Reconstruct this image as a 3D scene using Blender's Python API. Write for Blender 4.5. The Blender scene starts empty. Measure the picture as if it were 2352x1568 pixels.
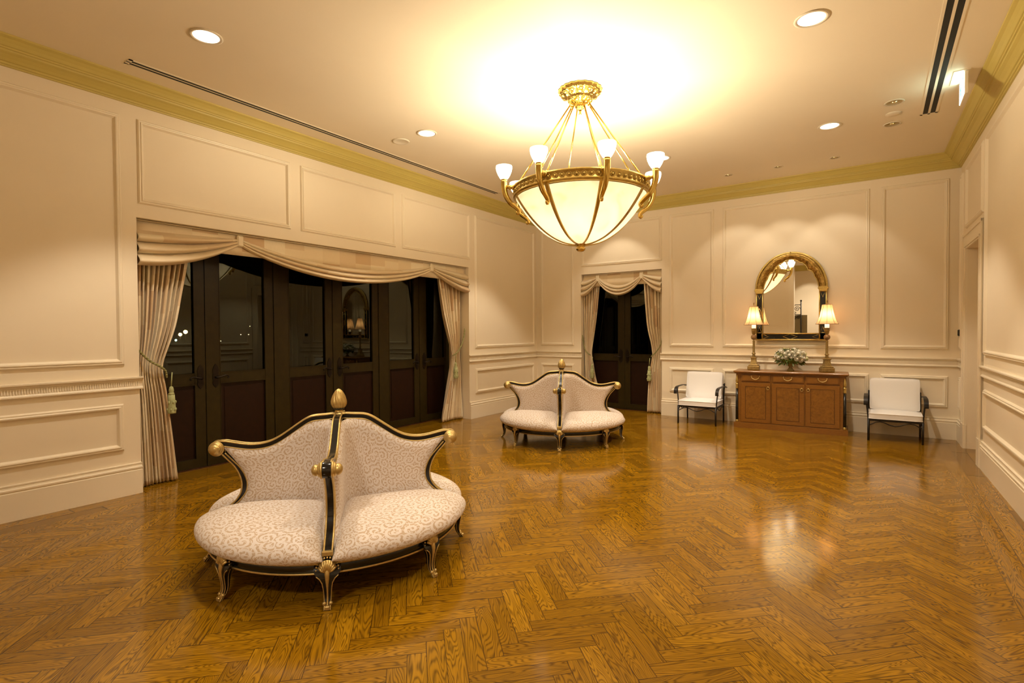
import bpy, math, random
from mathutils import Vector, Matrix
rnd = random.Random(7)
PI = math.pi
S = bpy.context.scene
COL = S.collection
R = math.radians

# ------------------------------------------------------------------ helpers
class MB:
    def __init__(s): s.v=[]; s.f=[]; s.m=[]; s.uv=None; s.sm=[]; s.uvs={}; s.mi=0; s.smooth=True
    def add(s, vs, fs, smooth=None, uvs=None):
        b=len(s.v); s.v+= [tuple(p) for p in vs]
        for i,f in enumerate(fs):
            s.f.append(tuple(b+k for k in f)); s.m.append(s.mi); s.sm.append(s.smooth if smooth is None else smooth)
            if uvs is not None: s.uvs[len(s.f)-1]=[uvs[k] for k in f]
        return s
    def box(s, x0,x1,y0,y1,z0,z1):
        vs=[(x,y,z) for x in (x0,x1) for y in (y0,y1) for z in (z0,z1)]
        fs=[(0,1,3,2),(4,6,7,5),(0,4,5,1),(2,3,7,6),(0,2,6,4),(1,5,7,3)]
        return s.add(vs,fs,False)
    def cbox(s, c, h, M=None, bev=0):
        # bevelled box centred at c with half sizes h
        x,y,z=h; b=min(bev,x*.9,y*.9,z*.9)
        if b<=0:
            vs=[Vector((i*x,j*y,k*z)) for i in (-1,1) for j in (-1,1) for k in (-1,1)]
            fs=[(0,1,3,2),(4,6,7,5),(0,4,5,1),(2,3,7,6),(0,2,6,4),(1,5,7,3)]
        else:
            vs=[]; idx={}
            for i in (-1,1):
                for j in (-1,1):
                    for k in (-1,1):
                        idx[i,j,k]=len(vs)
                        vs+= [Vector((i*x,j*(y-b),k*(z-b))),Vector((i*(x-b),j*y,k*(z-b))),Vector((i*(x-b),j*(y-b),k*z))]
            fs=[]
            q=[(-1,-1),(1,-1),(1,1),(-1,1)]
            for i in (-1,1): fs.append(tuple(idx[i,a,c2] for a,c2 in q))
            for j in (-1,1): fs.append(tuple(idx[a,j,c2]+1 for a,c2 in q))
            for k in (-1,1): fs.append(tuple(idx[a,c2,k]+2 for a,c2 in q))
            for i in (-1,1):
                for j in (-1,1): fs.append((idx[i,j,-1],idx[i,j,1],idx[i,j,1]+1,idx[i,j,-1]+1))
                for k in (-1,1): fs.append((idx[i,-1,k],idx[i,1,k],idx[i,1,k]+2,idx[i,-1,k]+2))
            for j in (-1,1):
                for k in (-1,1): fs.append((idx[-1,j,k]+1,idx[1,j,k]+1,idx[1,j,k]+2,idx[-1,j,k]+2))
            for t in idx.values(): fs.append((t,t+1,t+2))
        c=Vector(c)
        vs=[(M@v if M else v)+c for v in vs]
        return s.add(vs,fs,False)
    def tube(s, pts, r, n=10, cap=True, closed=False):
        pts=[Vector(p) for p in pts]; N=len(pts)
        rr=r if isinstance(r,(list,tuple)) else [r]*N
        T=[]
        for i in range(N):
            if closed: t=pts[(i+1)%N]-pts[i-1]
            else: t=pts[min(i+1,N-1)]-pts[max(i-1,0)]
            T.append(t.normalized() if t.length>1e-9 else Vector((0,0,1)))
        up=Vector((0,0,1)) if abs(T[0].z)<.9 else Vector((1,0,0))
        a=T[0].cross(up).normalized(); vs=[]
        for i in range(N):
            a=(a-T[i]*a.dot(T[i])); a.normalize(); b=T[i].cross(a)
            for k in range(n):
                w=2*PI*k/n; vs.append(pts[i]+(a*math.cos(w)+b*math.sin(w))*rr[i])
        fs=[]
        for i in range(N if closed else N-1):
            j=(i+1)%N
            for k in range(n): fs.append((i*n+k,i*n+(k+1)%n,j*n+(k+1)%n,j*n+k))
        if cap and not closed: fs.append(tuple(range(n-1,-1,-1))); fs.append(tuple((N-1)*n+k for k in range(n)))
        return s.add(vs,fs)
    def lathe(s, prof, n=24, M=None, ax=None, flute=None):
        # prof: (r,z) list
        vs=[];fs=[]
        for i,(r,z) in enumerate(prof):
            for k in range(n):
                w=2*PI*k/n; q=r if not flute else r*flute(w,z)
                v=Vector((q*math.cos(w),q*math.sin(w),z)); vs.append(M@v if M else v)
        for i in range(len(prof)-1):
            for k in range(n): fs.append((i*n+k,i*n+(k+1)%n,(i+1)*n+(k+1)%n,(i+1)*n+k))
        if prof[0][0]>1e-5: fs.append(tuple(range(n-1,-1,-1)))
        if prof[-1][0]>1e-5: fs.append(tuple((len(prof)-1)*n+k for k in range(n)))
        return s.add(vs,fs)
    def sph(s,c,r,n=12,sc=(1,1,1)):
        c=Vector(c); M=Matrix.Translation(c)@Matrix.Diagonal((sc[0],sc[1],sc[2],1))
        h=max(4,n//2)
        return s.lathe([(r*math.sin(PI*i/h),-r*math.cos(PI*i/h)) for i in range(h+1)],n,M)
    def grid(s, fn, nu, nv, uvfn=None, flip=False):
        vs=[];us=[]
        for i in range(nu+1):
            for j in range(nv+1):
                p=fn(i/nu,j/nv); vs.append(p); us.append(uvfn(i/nu,j/nv) if uvfn else (i/nu,j/nv))
        fs=[]
        for i in range(nu):
            for j in range(nv):
                q=(i*(nv+1)+j,(i+1)*(nv+1)+j,(i+1)*(nv+1)+j+1,i*(nv+1)+j+1)
                fs.append(q[::-1] if flip else q)
        return s.add(vs,fs,True,us)
    def sweep(s, pts, nrm, prof, closed=False, cap=True, smooth=False):
        # sweep a closed 2D profile (a along side vector, b along nrm) along pts; nrm constant vector
        pts=[Vector(p) for p in pts]; nrm=Vector(nrm).normalized(); N=len(pts); m=len(prof); vs=[]
        for i in range(N):
            if closed: t=pts[(i+1)%N]-pts[i-1]
            else: t=pts[min(i+1,N-1)]-pts[max(i-1,0)]
            t.normalize(); side=nrm.cross(t).normalized()
            for a,b in prof: vs.append(pts[i]+side*a+nrm*b)
        fs=[]
        for i in range(N if closed else N-1):
            j=(i+1)%N
            for k in range(m): fs.append((i*m+k,i*m+(k+1)%m,j*m+(k+1)%m,j*m+k))
        if cap and not closed: fs.append(tuple(range(m-1,-1,-1))); fs.append(tuple((N-1)*m+k for k in range(m)))
        return s.add(vs,fs,smooth)
    def prism(s, poly, fn, d0, d1):
        # poly: 2D points; fn(a,b,d)->3D
        n=len(poly); vs=[fn(a,b,d0) for a,b in poly]+[fn(a,b,d1) for a,b in poly]
        fs=[tuple(range(n)),tuple(range(2*n-1,n-1,-1))]+[(k,(k+1)%n,n+(k+1)%n,n+k) for k in range(n)]
        return s.add(vs,fs,False)
    def build(s, name, mats, parent=None, kind=None, recalc=True):
        me=bpy.data.meshes.new(name); me.from_pydata(s.v,[],s.f)
        mats=mats if isinstance(mats,(list,tuple)) else [mats]
        for m in mats: me.materials.append(m)
        for p,mi,sm in zip(me.polygons,s.m,s.sm): p.material_index=mi; p.use_smooth=sm
        if s.uvs:
            ul=me.uv_layers.new(name='UVMap')
            for p in me.polygons:
                if p.index in s.uvs:
                    for li,uv in zip(p.loop_indices,s.uvs[p.index]): ul.data[li].uv=uv
        me.validate()
        if recalc:
            import bmesh
            bm=bmesh.new(); bm.from_mesh(me); bmesh.ops.recalc_face_normals(bm,faces=bm.faces); bm.to_mesh(me); bm.free()
        o=bpy.data.objects.new(name,me); COL.objects.link(o)
        if parent: o.parent=parent
        if kind: o['kind']=kind
        return o

def tag(o,label=None,cat=None,group=None,kind=None):
    if label: o['label']=label
    if cat: o['category']=cat
    if group: o['group']=group
    if kind: o['kind']=kind
    return o
def thing(name,label,cat,loc=(0,0,0),rz=0,group=None):
    o=bpy.data.objects.new(name,None); COL.objects.link(o); o.location=loc; o.rotation_euler=(0,0,rz); o.empty_display_size=.1
    return tag(o,label,cat,group)
def dup(root,loc,rz=0,label=None):
    r=root.copy(); COL.objects.link(r); r.location=loc; r.rotation_euler=(0,0,rz)
    if label: r['label']=label
    for ch in list(root.children):
        c=ch.copy(); COL.objects.link(c); c.parent=r
        for g in list(ch.children):
            d=g.copy(); COL.objects.link(d); d.parent=c
    return r
def lamp(name,kind,loc,power,color,parent=None,size=.05,**kw):
    l=bpy.data.lights.new(name,kind); l.energy=power; l.color=color
    if kind in('POINT','SPOT'): l.shadow_soft_size=size
    for k,v in kw.items(): setattr(l,k,v)
    o=bpy.data.objects.new(name,l); COL.objects.link(o); o.location=loc
    if parent: o.parent=parent
    return o
def catmull(P,n=8,closed=False):
    P=[Vector(p) for p in P]; out=[]; N=len(P)
    for i in range(N if closed else N-1):
        p0=P[i-1] if (i>0 or closed) else P[0]*2-P[1]
        p1=P[i]; p2=P[(i+1)%N]
        p3=P[(i+2)%N] if (i+2<N or closed) else P[-1]*2-P[-2]
        for k in range(n):
            t=k/n
            out.append(.5*((2*p1)+(p2-p0)*t+(2*p0-5*p1+4*p2-p3)*t*t+(3*p1-p0-3*p2+p3)*t**3))
    if not closed: out.append(P[-1])
    return out
def interp(tab,x):
    if x<=tab[0][0]: return tab[0][1]
    for (a,b),(c,d) in zip(tab,tab[1:]):
        if x<=c: return b+(d-b)*(x-a)/(c-a)
    return tab[-1][1]

# ------------------------------------------------------------------ materials
def srgb(r,g,b):
    f=lambda c:(c/255/12.92) if c<=10 else ((c/255+.055)/1.055)**2.4
    return (f(r),f(g),f(b),1)
class NT:
    def __init__(s,name):
        s.m=bpy.data.materials.new(name); s.m.use_nodes=True; s.t=s.m.node_tree; s.t.nodes.clear()
        s.out=s.n('ShaderNodeOutputMaterial')
    def n(s,t,**kw):
        x=s.t.nodes.new(t)
        for k,v in kw.items():
            if k.startswith('i_'):
                key=k[2:]; key=int(key) if key.isdigit() else key.replace('_',' ')
                s.put(x.inputs[key],v)
            else: setattr(x,k,v)
        return x
    def put(s,inp,v):
        if isinstance(v,bpy.types.NodeSocket): s.t.links.new(v,inp)
        elif isinstance(v,bpy.types.Node): s.t.links.new(v.outputs[0],inp)
        else: inp.default_value=v
    def math(s,op,a,b=0.0,c=None):
        x=s.n('ShaderNodeMath',operation=op); s.put(x.inputs[0],a); s.put(x.inputs[1],b)
        if c is not None: s.put(x.inputs[2],c)
        return x.outputs[0]
    def mix(s,f,a,b,mode='MIX'):
        x=s.n('ShaderNodeMix',data_type='RGBA',blend_type=mode)
        s.put(x.inputs[0],f); s.put(x.inputs[6],a); s.put(x.inputs[7],b); return x.outputs[2]
    def ramp(s,f,stops,interp='LINEAR'):
        x=s.n('ShaderNodeValToRGB'); s.put(x.inputs[0],f); e=x.color_ramp; e.interpolation=interp
        while len(e.elements)<len(stops): e.elements.new(.5)
        for el,(p,c) in zip(e.elements,stops): el.position=p; el.color=c if len(c)==4 else (*c,1)
        return x.outputs[0]
    def noise(s,vec=None,scale=5,detail=3,rough=.5,dist=0):
        x=s.n('ShaderNodeTexNoise'); x.inputs['Scale'].default_value=scale; x.inputs['Detail'].default_value=detail
        x.inputs['Roughness'].default_value=rough; x.inputs['Distortion'].default_value=dist
        if vec is not None: s.put(x.inputs['Vector'],vec)
        return x.outputs[0]
    def bsdf(s,color,rough=.5,metal=0.,bump=None,bstr=.2,bdist=.002,**kw):
        b=s.n('ShaderNodeBsdfPrincipled'); s.put(b.inputs['Base Color'],color); s.put(b.inputs['Roughness'],rough); s.put(b.inputs['Metallic'],metal)
        for k,v in kw.items(): s.put(b.inputs[k.replace('_',' ')],v)
        if bump is not None:
            bp=s.n('ShaderNodeBump'); bp.inputs['Strength'].default_value=bstr; bp.inputs['Distance'].default_value=bdist; s.put(bp.inputs['Height'],bump); s.put(b.inputs['Normal'],bp)
        s.t.links.new(b.outputs[0],s.out.inputs[0]); return b
def simple(name,col,rough=.5,metal=0.,var=.06,scale=30,bstr=.08,**kw):
    t=NT(name); geo=t.n('ShaderNodeTexCoord').outputs['Object']
    n=t.noise(geo,scale,4,.6)
    c2=tuple(max(0,x*(1-var*2)) for x in col[:3])+(1,)
    t.bsdf(t.mix(n,c2,tuple(min(1,x*(1+var)) for x in col[:3])+(1,)),rough,metal,bump=n,bstr=bstr,bdist=.001,**kw)
    return t.m
M={}
WALL=(.86,.755,.585,1)
M['wall']=simple('cream_wall_paint',WALL,.55,var=.015,scale=3,bstr=.02)
M['ceiling']=simple('cream_ceiling_paint',(.86,.76,.59,1),.7,var=.015,scale=2,bstr=.02)
M['trim']=simple('cream_trim_paint',(.87,.775,.61,1),.4,var=.01,scale=6,bstr=.02)
M['crown']=simple('pale_olive_cornice_paint',(.585,.475,.13,1),.5,var=.03,scale=6,bstr=.03)
M['darkwood']=simple('dark_stained_door_wood',(.030,.020,.0035,1),.42,var=.25,scale=14,bstr=.1,Specular_IOR_Level=.22)
M['darkpanel']=simple('dark_red_brown_door_panel',(.018,.0055,.0015,1),.45,var=.25,scale=14,bstr=.1,Specular_IOR_Level=.22)
M['iron']=simple('black_wrought_iron',(.018,.014,.012,1),.45,.3,var=.2,scale=60,bstr=.1)
M['bronze_handle']=simple('dark_bronze',(.02,.013,.008,1),.35,.7,var=.2,scale=60)
M['gold']=simple('antique_gold_leaf',(.66,.49,.16,1),.32,.85,var=.2,scale=40,bstr=.25)
M['goldpale']=simple('pale_gilding',(.60,.43,.16,1),.38,.75,var=.18,scale=50,bstr=.2)
M['brass']=simple('polished_brass',(.74,.54,.16,1),.2,1.,var=.1,scale=30,bstr=.05)
M['black']=simple('black_lacquer',(.008,.007,.006,1),.16,var=.1,scale=30,bstr=.02)
M['slot']=simple('black_slot_void',(.012,.010,.007,1),.7,var=.1)
M['cushion']=simple('white_canvas',(.86,.84,.83,1),.85,var=.03,scale=220,bstr=.15)
M['rope']=simple('green_gold_cord',(.36,.35,.14,1),.7,var=.3,scale=160,bstr=.3)
M['tassel']=simple('pale_green_tassel_thread',(.48,.50,.24,1),.75,var=.3,scale=120,bstr=.3)
M['under']=simple('matte_near_black',(.006,.004,.003,1),.9,var=.2)
M['stone']=simple('antiqued_bronze_lamp_metal',(.42,.29,.10,1),.42,.55,var=.35,scale=50,bstr=.3)
M['ball']=simple('amber_brown_stone_ball',(.36,.20,.08,1),.35,.0,var=.5,scale=30)
M['urn']=simple('mossy_stone_urn',(.34,.27,.12,1),.8,var=.3,scale=40,bstr=.3)
M['leaf']=simple('deep_green_leaf',(.13,.19,.035,1),.5,var=.4,scale=20)
M['petal']=simple('creamy_white_petal',(.86,.82,.70,1),.7,var=.06,scale=40)
M['petal2']=simple('pale_yellow_green_petal',(.74,.74,.42,1),.7,var=.15,scale=40)
M['petalp']=simple('pink_petal',(.80,.42,.42,1),.7,var=.1,scale=40)
M['switch']=simple('pale_grey_plastic',(.55,.52,.46,1),.4,var=.03)
M['dullpanel']=simple('olive_beige_panel_board',(.30,.25,.14,1),.8,var=.1)
M['reflector']=simple('gold_reflector_cone',(.85,.70,.40,1),.12,1.,var=.05,scale=10,bstr=.02)
M['spring']=simple('white_enamel',(.78,.70,.56,1),.4,var=.02)

def emis(name,col,st,base=None):
    t=NT(name); b=t.bsdf(base or (.8,.75,.65,1),.4); b.inputs['Emission Color'].default_value=(*col,1); b.inputs['Emission Strength'].default_value=st; return t.m
WARM=(1.,.80,.52)
M['lens']=emis('lit_downlight_lens',(1.,.90,.74),1.6)
M['cupglass']=emis('lit_opal_glass',(1.,.86,.62),2.2)
M['signface']=emis('lit_sign_face',(.82,1.,.92),4)
M['signgreen']=emis('lit_sign_green',(.05,.75,.40),3,(.02,.4,.2,1))
M['city']=emis('city_light_glow',(1.,.62,.25),450)
M['citycool']=emis('cool_city_light_glow',(.5,1.,.8),500)
for k_ in ('lens','city','citycool'): M[k_].cycles.emission_sampling='NONE'
# alabaster bowl: thin veined stone that lets a little of the lamps' light through
t=NT('lit_alabaster'); g=t.n('ShaderNodeTexCoord').outputs['Object']
n1=t.noise(g,3.2,5,.62,1.2)
ec=t.ramp(n1,[(.32,(.80,.60,.42)),(.47,(.97,.88,.76)),(.70,(1.,.97,.92))])
d=t.n('ShaderNodeBsdfDiffuse'); d.inputs[0].default_value=(.78,.70,.55,1); tl=t.n('ShaderNodeBsdfTranslucent'); t.put(tl.inputs[0],ec)
mx=t.n('ShaderNodeMixShader'); mx.inputs[0].default_value=.088; t.t.links.new(d.outputs[0],mx.inputs[1]); t.t.links.new(tl.outputs[0],mx.inputs[2]); t.t.links.new(mx.outputs[0],t.out.inputs[0]); M['bowl']=t.m
# mirror
t=NT('mirror_silver'); t.bsdf((.95,.93,.87,1),.0,1.); M['mirror']=t.m
# window glass
t=NT('window_glass'); tr=t.n('ShaderNodeBsdfTransparent'); tr.inputs[0].default_value=(.10,.105,.095,1)
gl=t.n('ShaderNodeBsdfGlossy'); gl.inputs['Roughness'].default_value=.0; gl.inputs[0].default_value=(.80,.85,.72,1)
fr=t.n('ShaderNodeFresnel'); fr.inputs[0].default_value=1.5
mx=t.n('ShaderNodeMixShader'); t.put(mx.inputs[0],t.math('MINIMUM',t.math('MULTIPLY',fr.outputs[0],1.5),1.)); t.t.links.new(tr.outputs[0],mx.inputs[1]); t.t.links.new(gl.outputs[0],mx.inputs[2]); t.t.links.new(mx.outputs[0],t.out.inputs[0]); M['glass']=t.m
# oak floor
def oak(name):
    t=NT(name); uv=t.n('ShaderNodeUVMap',uv_map='UVMap').outputs[0]; un=t.n('ShaderNodeUVMap',uv_map='norm').outputs[0]
    tone=t.n('ShaderNodeAttribute',attribute_name='tone').outputs['Fac']
    s1=t.n('ShaderNodeSeparateXYZ'); t.put(s1.inputs[0],uv); s2=t.n('ShaderNodeSeparateXYZ'); t.put(s2.inputs[0],un)
    cb=t.n('ShaderNodeCombineXYZ'); t.put(cb.inputs[0],t.math('MULTIPLY',s1.outputs[0],.14)); t.put(cb.inputs[1],s1.outputs[1]); t.put(cb.inputs[2],t.math('MULTIPLY',tone,37.))
    big=t.noise(cb.outputs[0],11,2.,.45,.3)                  # cathedral field
    rings=t.math('SINE',t.math('MULTIPLY',big,165.))
    rings=t.math('MULTIPLY_ADD',rings,.5,.5)
    cb2=t.n('ShaderNodeCombineXYZ'); t.put(cb2.inputs[0],t.math('MULTIPLY',s1.outputs[0],6.)); t.put(cb2.inputs[1],t.math('MULTIPLY',s1.outputs[1],160.)); t.put(cb2.inputs[2],t.math('MULTIPLY',tone,91.))
    fine=t.noise(cb2.outputs[0],1.,3,.6)
    dark=t.math('MULTIPLY',t.math('POWER',rings,2.2),t.math('MULTIPLY_ADD',fine,1.2,.1))
    base=t.ramp(tone,[(0,(.225,.105,.003)),(.35,(.285,.136,.004)),(.75,(.325,.157,.005)),(1,(.360,.178,.007))])
    c=t.mix(t.math('MULTIPLY',dark,.95),base,t.mix(.5,base,(.03,.013,.002,1),'MULTIPLY') if False else (.060,.024,.002,1))
    c=t.mix(t.math('MULTIPLY',t.math('SUBTRACT',fine,.45),.8),c,(.075,.030,.003,1))
    vn=s2.outputs[1]; u_=s2.outputs[0]
    ev=t.math('MINIMUM',vn,t.math('SUBTRACT',1.,vn)); eu=t.math('MINIMUM',u_,t.math('SUBTRACT',1.,u_))
    edge=t.math('MAXIMUM',t.math('LESS_THAN',ev,.022),t.math('LESS_THAN',eu,.0045))
    c=t.mix(t.math('MULTIPLY',edge,.75),c,(.035,.013,.003,1))
    bump=t.math('SUBTRACT',t.math('MULTIPLY',dark,-.3),edge)
    b=t.bsdf(c,t.math('MULTIPLY_ADD',fine,.06,.09),0,bump=bump,bstr=.10,bdist=.001)
    b.inputs['Specular IOR Level'].default_value=.5
    return t.m
M['oak']=oak('varnished_oak_parquet')
# damask
def damask(name,c0,c1,scale):
    t=NT(name); uv=t.n('ShaderNodeUVMap',uv_map='UVMap').outputs[0]
    sc=t.n('ShaderNodeVectorMath',operation='SCALE'); t.put(sc.inputs[0],uv); sc.inputs['Scale'].default_value=scale
    def swirl(vec,freq,arms,w,rnd_):
        v=t.n('ShaderNodeTexVoronoi',voronoi_dimensions='2D'); v.inputs['Scale'].default_value=1.; v.inputs['Randomness'].default_value=rnd_
        t.put(v.inputs['Vector'],vec)
        d=t.n('ShaderNodeVectorMath',operation='SUBTRACT'); t.put(d.inputs[0],vec); t.put(d.inputs[1],v.outputs['Position'])
        s=t.n('ShaderNodeSeparateXYZ'); t.put(s.inputs[0],d.outputs[0])
        ang=t.math('ARCTAN2',s.outputs[1],s.outputs[0])
        sgn=t.n('ShaderNodeSeparateColor'); t.put(sgn.inputs[0],v.outputs['Color'])
        dirn=t.math('SUBTRACT',t.math('MULTIPLY',t.math('GREATER_THAN',sgn.outputs[0],.5),2.),1.)
        ph=t.math('ADD',t.math('MULTIPLY',t.math('MULTIPLY',ang,arms),dirn),t.math('MULTIPLY',v.outputs['Distance'],freq))
        ph=t.math('ADD',ph,t.math('MULTIPLY',sgn.outputs[1],6.28))
        return t.math('GREATER_THAN',t.math('SINE',ph),w)
    a=swirl(sc.outputs[0],17.,1.,.0,.75)
    sc2=t.n('ShaderNodeVectorMath',operation='SCALE'); t.put(sc2.inputs[0],sc.outputs[0]); sc2.inputs['Scale'].default_value=2.1
    b_=swirl(sc2.outputs[0],12.,2.,.62,1.)
    f=t.math('MAXIMUM',a,b_)
    wv=t.noise(uv,900,1,.5)
    col=t.mix(f,c0,c1); col=t.mix(t.math('MULTIPLY',wv,.25),col,(.5,.35,.18,1))
    r=t.math('MULTIPLY_ADD',f,-.18,.72)
    t.bsdf(col,r,0,bump=t.math('ADD',t.math('MULTIPLY',f,.6),wv),bstr=.15,bdist=.001,Sheen_Weight=.15)
    return t.m
M['damask']=damask('cream_damask',(.52,.39,.28,1),(.73,.67,.64,1),15.)
# curtain fabric (patchwork of stripes)
t=NT('patchwork_silk'); uv=t.n('ShaderNodeUVMap',uv_map='UVMap').outputs[0]; s1=t.n('ShaderNodeSeparateXYZ'); t.put(s1.inputs[0],uv)
ucol=t.math('FLOOR',t.math('MULTIPLY',s1.outputs[0],7.))
wn=t.n('ShaderNodeTexWhiteNoise',noise_dimensions='1D'); t.put(wn.inputs['W'],ucol)
vrow=t.math('FLOOR',t.math('ADD',t.math('MULTIPLY',s1.outputs[1],2.6),wn.outputs[0]))
cb=t.n('ShaderNodeCombineXYZ'); t.put(cb.inputs[0],ucol); t.put(cb.inputs[1],vrow)
w2=t.n('ShaderNodeTexWhiteNoise',noise_dimensions='2D'); t.put(w2.inputs['Vector'],cb.outputs[0])
c=t.ramp(w2.outputs[0],[(0,(.64,.45,.26)),(.12,(.74,.58,.38)),(.35,(.84,.71,.50)),(.65,(.79,.65,.44)),(.85,(.88,.78,.58))],'CONSTANT')
cb3=t.n('ShaderNodeCombineXYZ'); t.put(cb3.inputs[0],t.math('MULTIPLY',s1.outputs[0],260.)); t.put(cb3.inputs[1],t.math('MULTIPLY',s1.outputs[1],14.))
fib=t.noise(cb3.outputs[0],1.,3,.6); c=t.mix(t.math('MULTIPLY',fib,.3),c,(.58,.43,.24,1))
t.bsdf(c,.55,0,bump=fib,bstr=.1,bdist=.001,Sheen_Weight=.2); M['silk']=t.m
# mahogany sideboard
def veneer(name,c0,c1,c2,scale,stretch,rough):
    t=NT(name); g=t.n('ShaderNodeTexCoord').outputs['Object']
    mp=t.n('ShaderNodeMapping'); t.put(mp.inputs[0],g); mp.inputs['Scale'].default_value=stretch
    n=t.noise(mp.outputs[0],scale,6,.65,1.5)
    t.bsdf(t.ramp(n,[(.25,c0),(.5,c1),(.75,c2)]),rough,0,bump=n,bstr=.03,Coat_Weight=.2,Coat_Roughness=.15)
    return t.m
M['mahog']=veneer('cherry_wood_veneer',(.18,.066,.009),(.245,.10,.013),(.31,.13,.02),8,(2,2,14),.3)
M['burl']=veneer('burl_wood_veneer',(.14,.052,.007),(.23,.096,.012),(.30,.13,.018),16,(1,1,1),.3)
M['inlay']=simple('dark_inlay_line',(.05,.014,.004,1),.35,var=.1)
# mottled gilt arch of the mirror
t=NT('mottled_gilt'); g=t.n('ShaderNodeTexCoord').outputs['Object']; n=t.noise(g,26,5,.7,.6)
t.bsdf(t.ramp(n,[(.3,(.12,.07,.012)),(.5,(.32,.19,.04)),(.68,(.70,.46,.14))]),.36,.75,bump=n,bstr=.5,bdist=.006); M['mottled']=t.m
# pleated lamp shade (translucent)
t=NT('amber_silk_shade'); g=t.n('ShaderNodeTexCoord').outputs['Object']; sp=t.n('ShaderNodeSeparateXYZ'); t.put(sp.inputs[0],g)
ang=t.math('ARCTAN2',sp.outputs[1],sp.outputs[0]); pl=t.math('SINE',t.math('MULTIPLY',ang,60.))
c=t.mix(t.math('MULTIPLY_ADD',pl,.12,.2),(.90,.66,.42,1),(.62,.36,.18,1))
d=t.n('ShaderNodeBsdfDiffuse'); t.put(d.inputs[0],c); tl=t.n('ShaderNodeBsdfTranslucent'); t.put(tl.inputs[0],c)
mx=t.n('ShaderNodeMixShader'); mx.inputs[0].default_value=.6; t.t.links.new(d.outputs[0],mx.inputs[1]); t.t.links.new(tl.outputs[0],mx.inputs[2]); t.t.links.new(mx.outputs[0],t.out.inputs[0]); M['shade']=t.m
M['shaderib']=simple('brown_shade_trim',(.22,.11,.05,1),.7,var=.1)
M['sleeve']=emis('glowing_candle_sleeve',(1.,.8,.5),.6)

# ------------------------------------------------------------------ camera
F=1215.; PPX,PPY=1176.,784.
cam=bpy.data.cameras.new('camera'); co=bpy.data.objects.new('camera',cam); COL.objects.link(co)
yaw=R(34.526); pit=R(-1.0845); rol=R(-.3839)
rt=Vector((math.cos(yaw),math.sin(yaw),0)); fh=Vector((-math.sin(yaw),math.cos(yaw),0))
fw=fh*math.cos(pit)+Vector((0,0,1))*math.sin(pit); up=rt.cross(fw)
X=rt*math.cos(rol)+up*math.sin(rol); Y=-rt*math.sin(rol)+up*math.cos(rol)
mw=Matrix((X,Y,-fw)).transposed().to_4x4(); mw.translation=(0,0,1.5); co.matrix_world=mw
cam.sensor_width=36; cam.lens=36*F/2352; cam.clip_start=.02; cam.clip_end=500
S.camera=co

# ------------------------------------------------------------------ room shell
XL=-5.74; YB=9.235; ZC=3.83; ZO=2.6; YF=-.08
RA=R(.9); RO=Vector((.926,YB,0)); RD=Vector((math.sin(RA),-math.cos(RA),0)); RN=Vector((-math.cos(RA),-math.sin(RA),0))
LO=Vector((XL,0,0)); LD=Vector((0,1,0)); LN=Vector((1,0,0))
BO=Vector((0,YB,0)); BD=Vector((1,0,0)); BN=Vector((0,-1,0))
Zv=Vector((0,0,1))
def W(fr,u,z,h): return fr[0]+fr[1]*u+Zv*z+fr[2]*h
FL=(LO,LD,LN); FB=(BO,BD,BN); FR=(RO,RD,RN)
def wbox(mb,fr,u0,u1,z0,z1,h0,h1):
    vs=[W(fr,u,z,h) for u in (u0,u1) for h in (h0,h1) for z in (z0,z1)]
    mb.add(vs,[(0,1,3,2),(4,6,7,5),(0,4,5,1),(2,3,7,6),(0,2,6,4),(1,5,7,3)],False)
RL=9.5
def wall(name,fr,pieces,th):
    mb=MB()
    for u0,u1,z0,z1 in pieces: wbox(mb,fr,u0,u1,z0,z1,-th,0)
    return mb.build(name,M['wall'],kind='structure')
wl=wall('wall_left',FL,[(YF-.2,2.12,0,ZC),(7.05,YB+.6,0,ZC),(2.12,7.05,ZO,ZC)],.55)
wb=wall('wall_back',FB,[(XL,-4.72,0,ZC),(-3.13,1.4,0,ZC),(-4.72,-3.13,2.59,ZC)],.36)
wr=wall('wall_right',FR,[(0,.60,0,ZC),(1.55,RL,0,ZC),(.60,1.55,2.49,ZC)],.30)
mb=MB(); mb.box(XL,-2.1,YF-.2,YF,0,ZC); mb.build('wall_front',M['wall'],kind='structure')
mb=MB(); mb.box(-3.6,1.6,-3.8,-3.6,0,ZC); mb.box(-3.6,-3.4,-3.6,YF-.2,0,ZC); mb.box(1.4,1.6,-3.6,YF-.2,0,ZC); mb.build('wall_foyer',M['wall'],kind='structure')
mb=MB(); mb.box(-6.4,1.9,-3.9,YB+.6,ZC,ZC+.12); mb.build('ceiling',M['ceiling'],kind='structure')

# floor of planks
def clip(poly,x0,x1,y0,y1):
    def cl(P,ins,inter):
        out=[]
        for i in range(len(P)):
            a,b_=P[i-1],P[i]
            if ins(b_):
                if not ins(a): out.append(inter(a,b_))
                out.append(b_)
            elif ins(a): out.append(inter(a,b_))
        return out
    def ix(xx):
        def f(a,b_):
            k=(xx-a[0])/(b_[0]-a[0]); return (xx,a[1]+(b_[1]-a[1])*k)
        return f
    def iy(yy):
        def f(a,b_):
            k=(yy-a[1])/(b_[1]-a[1]); return (a[0]+(b_[0]-a[0])*k,yy)
        return f
    for ins,it in ((lambda p:p[0]>=x0,ix(x0)),(lambda p:p[0]<=x1,ix(x1)),(lambda p:p[1]>=y0,iy(y0)),(lambda p:p[1]<=y1,iy(y1))):
        if poly: poly=cl(poly,ins,it)
    return poly
fv=[];ff=[];fuv=[];fnm=[];ftone=[]
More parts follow.
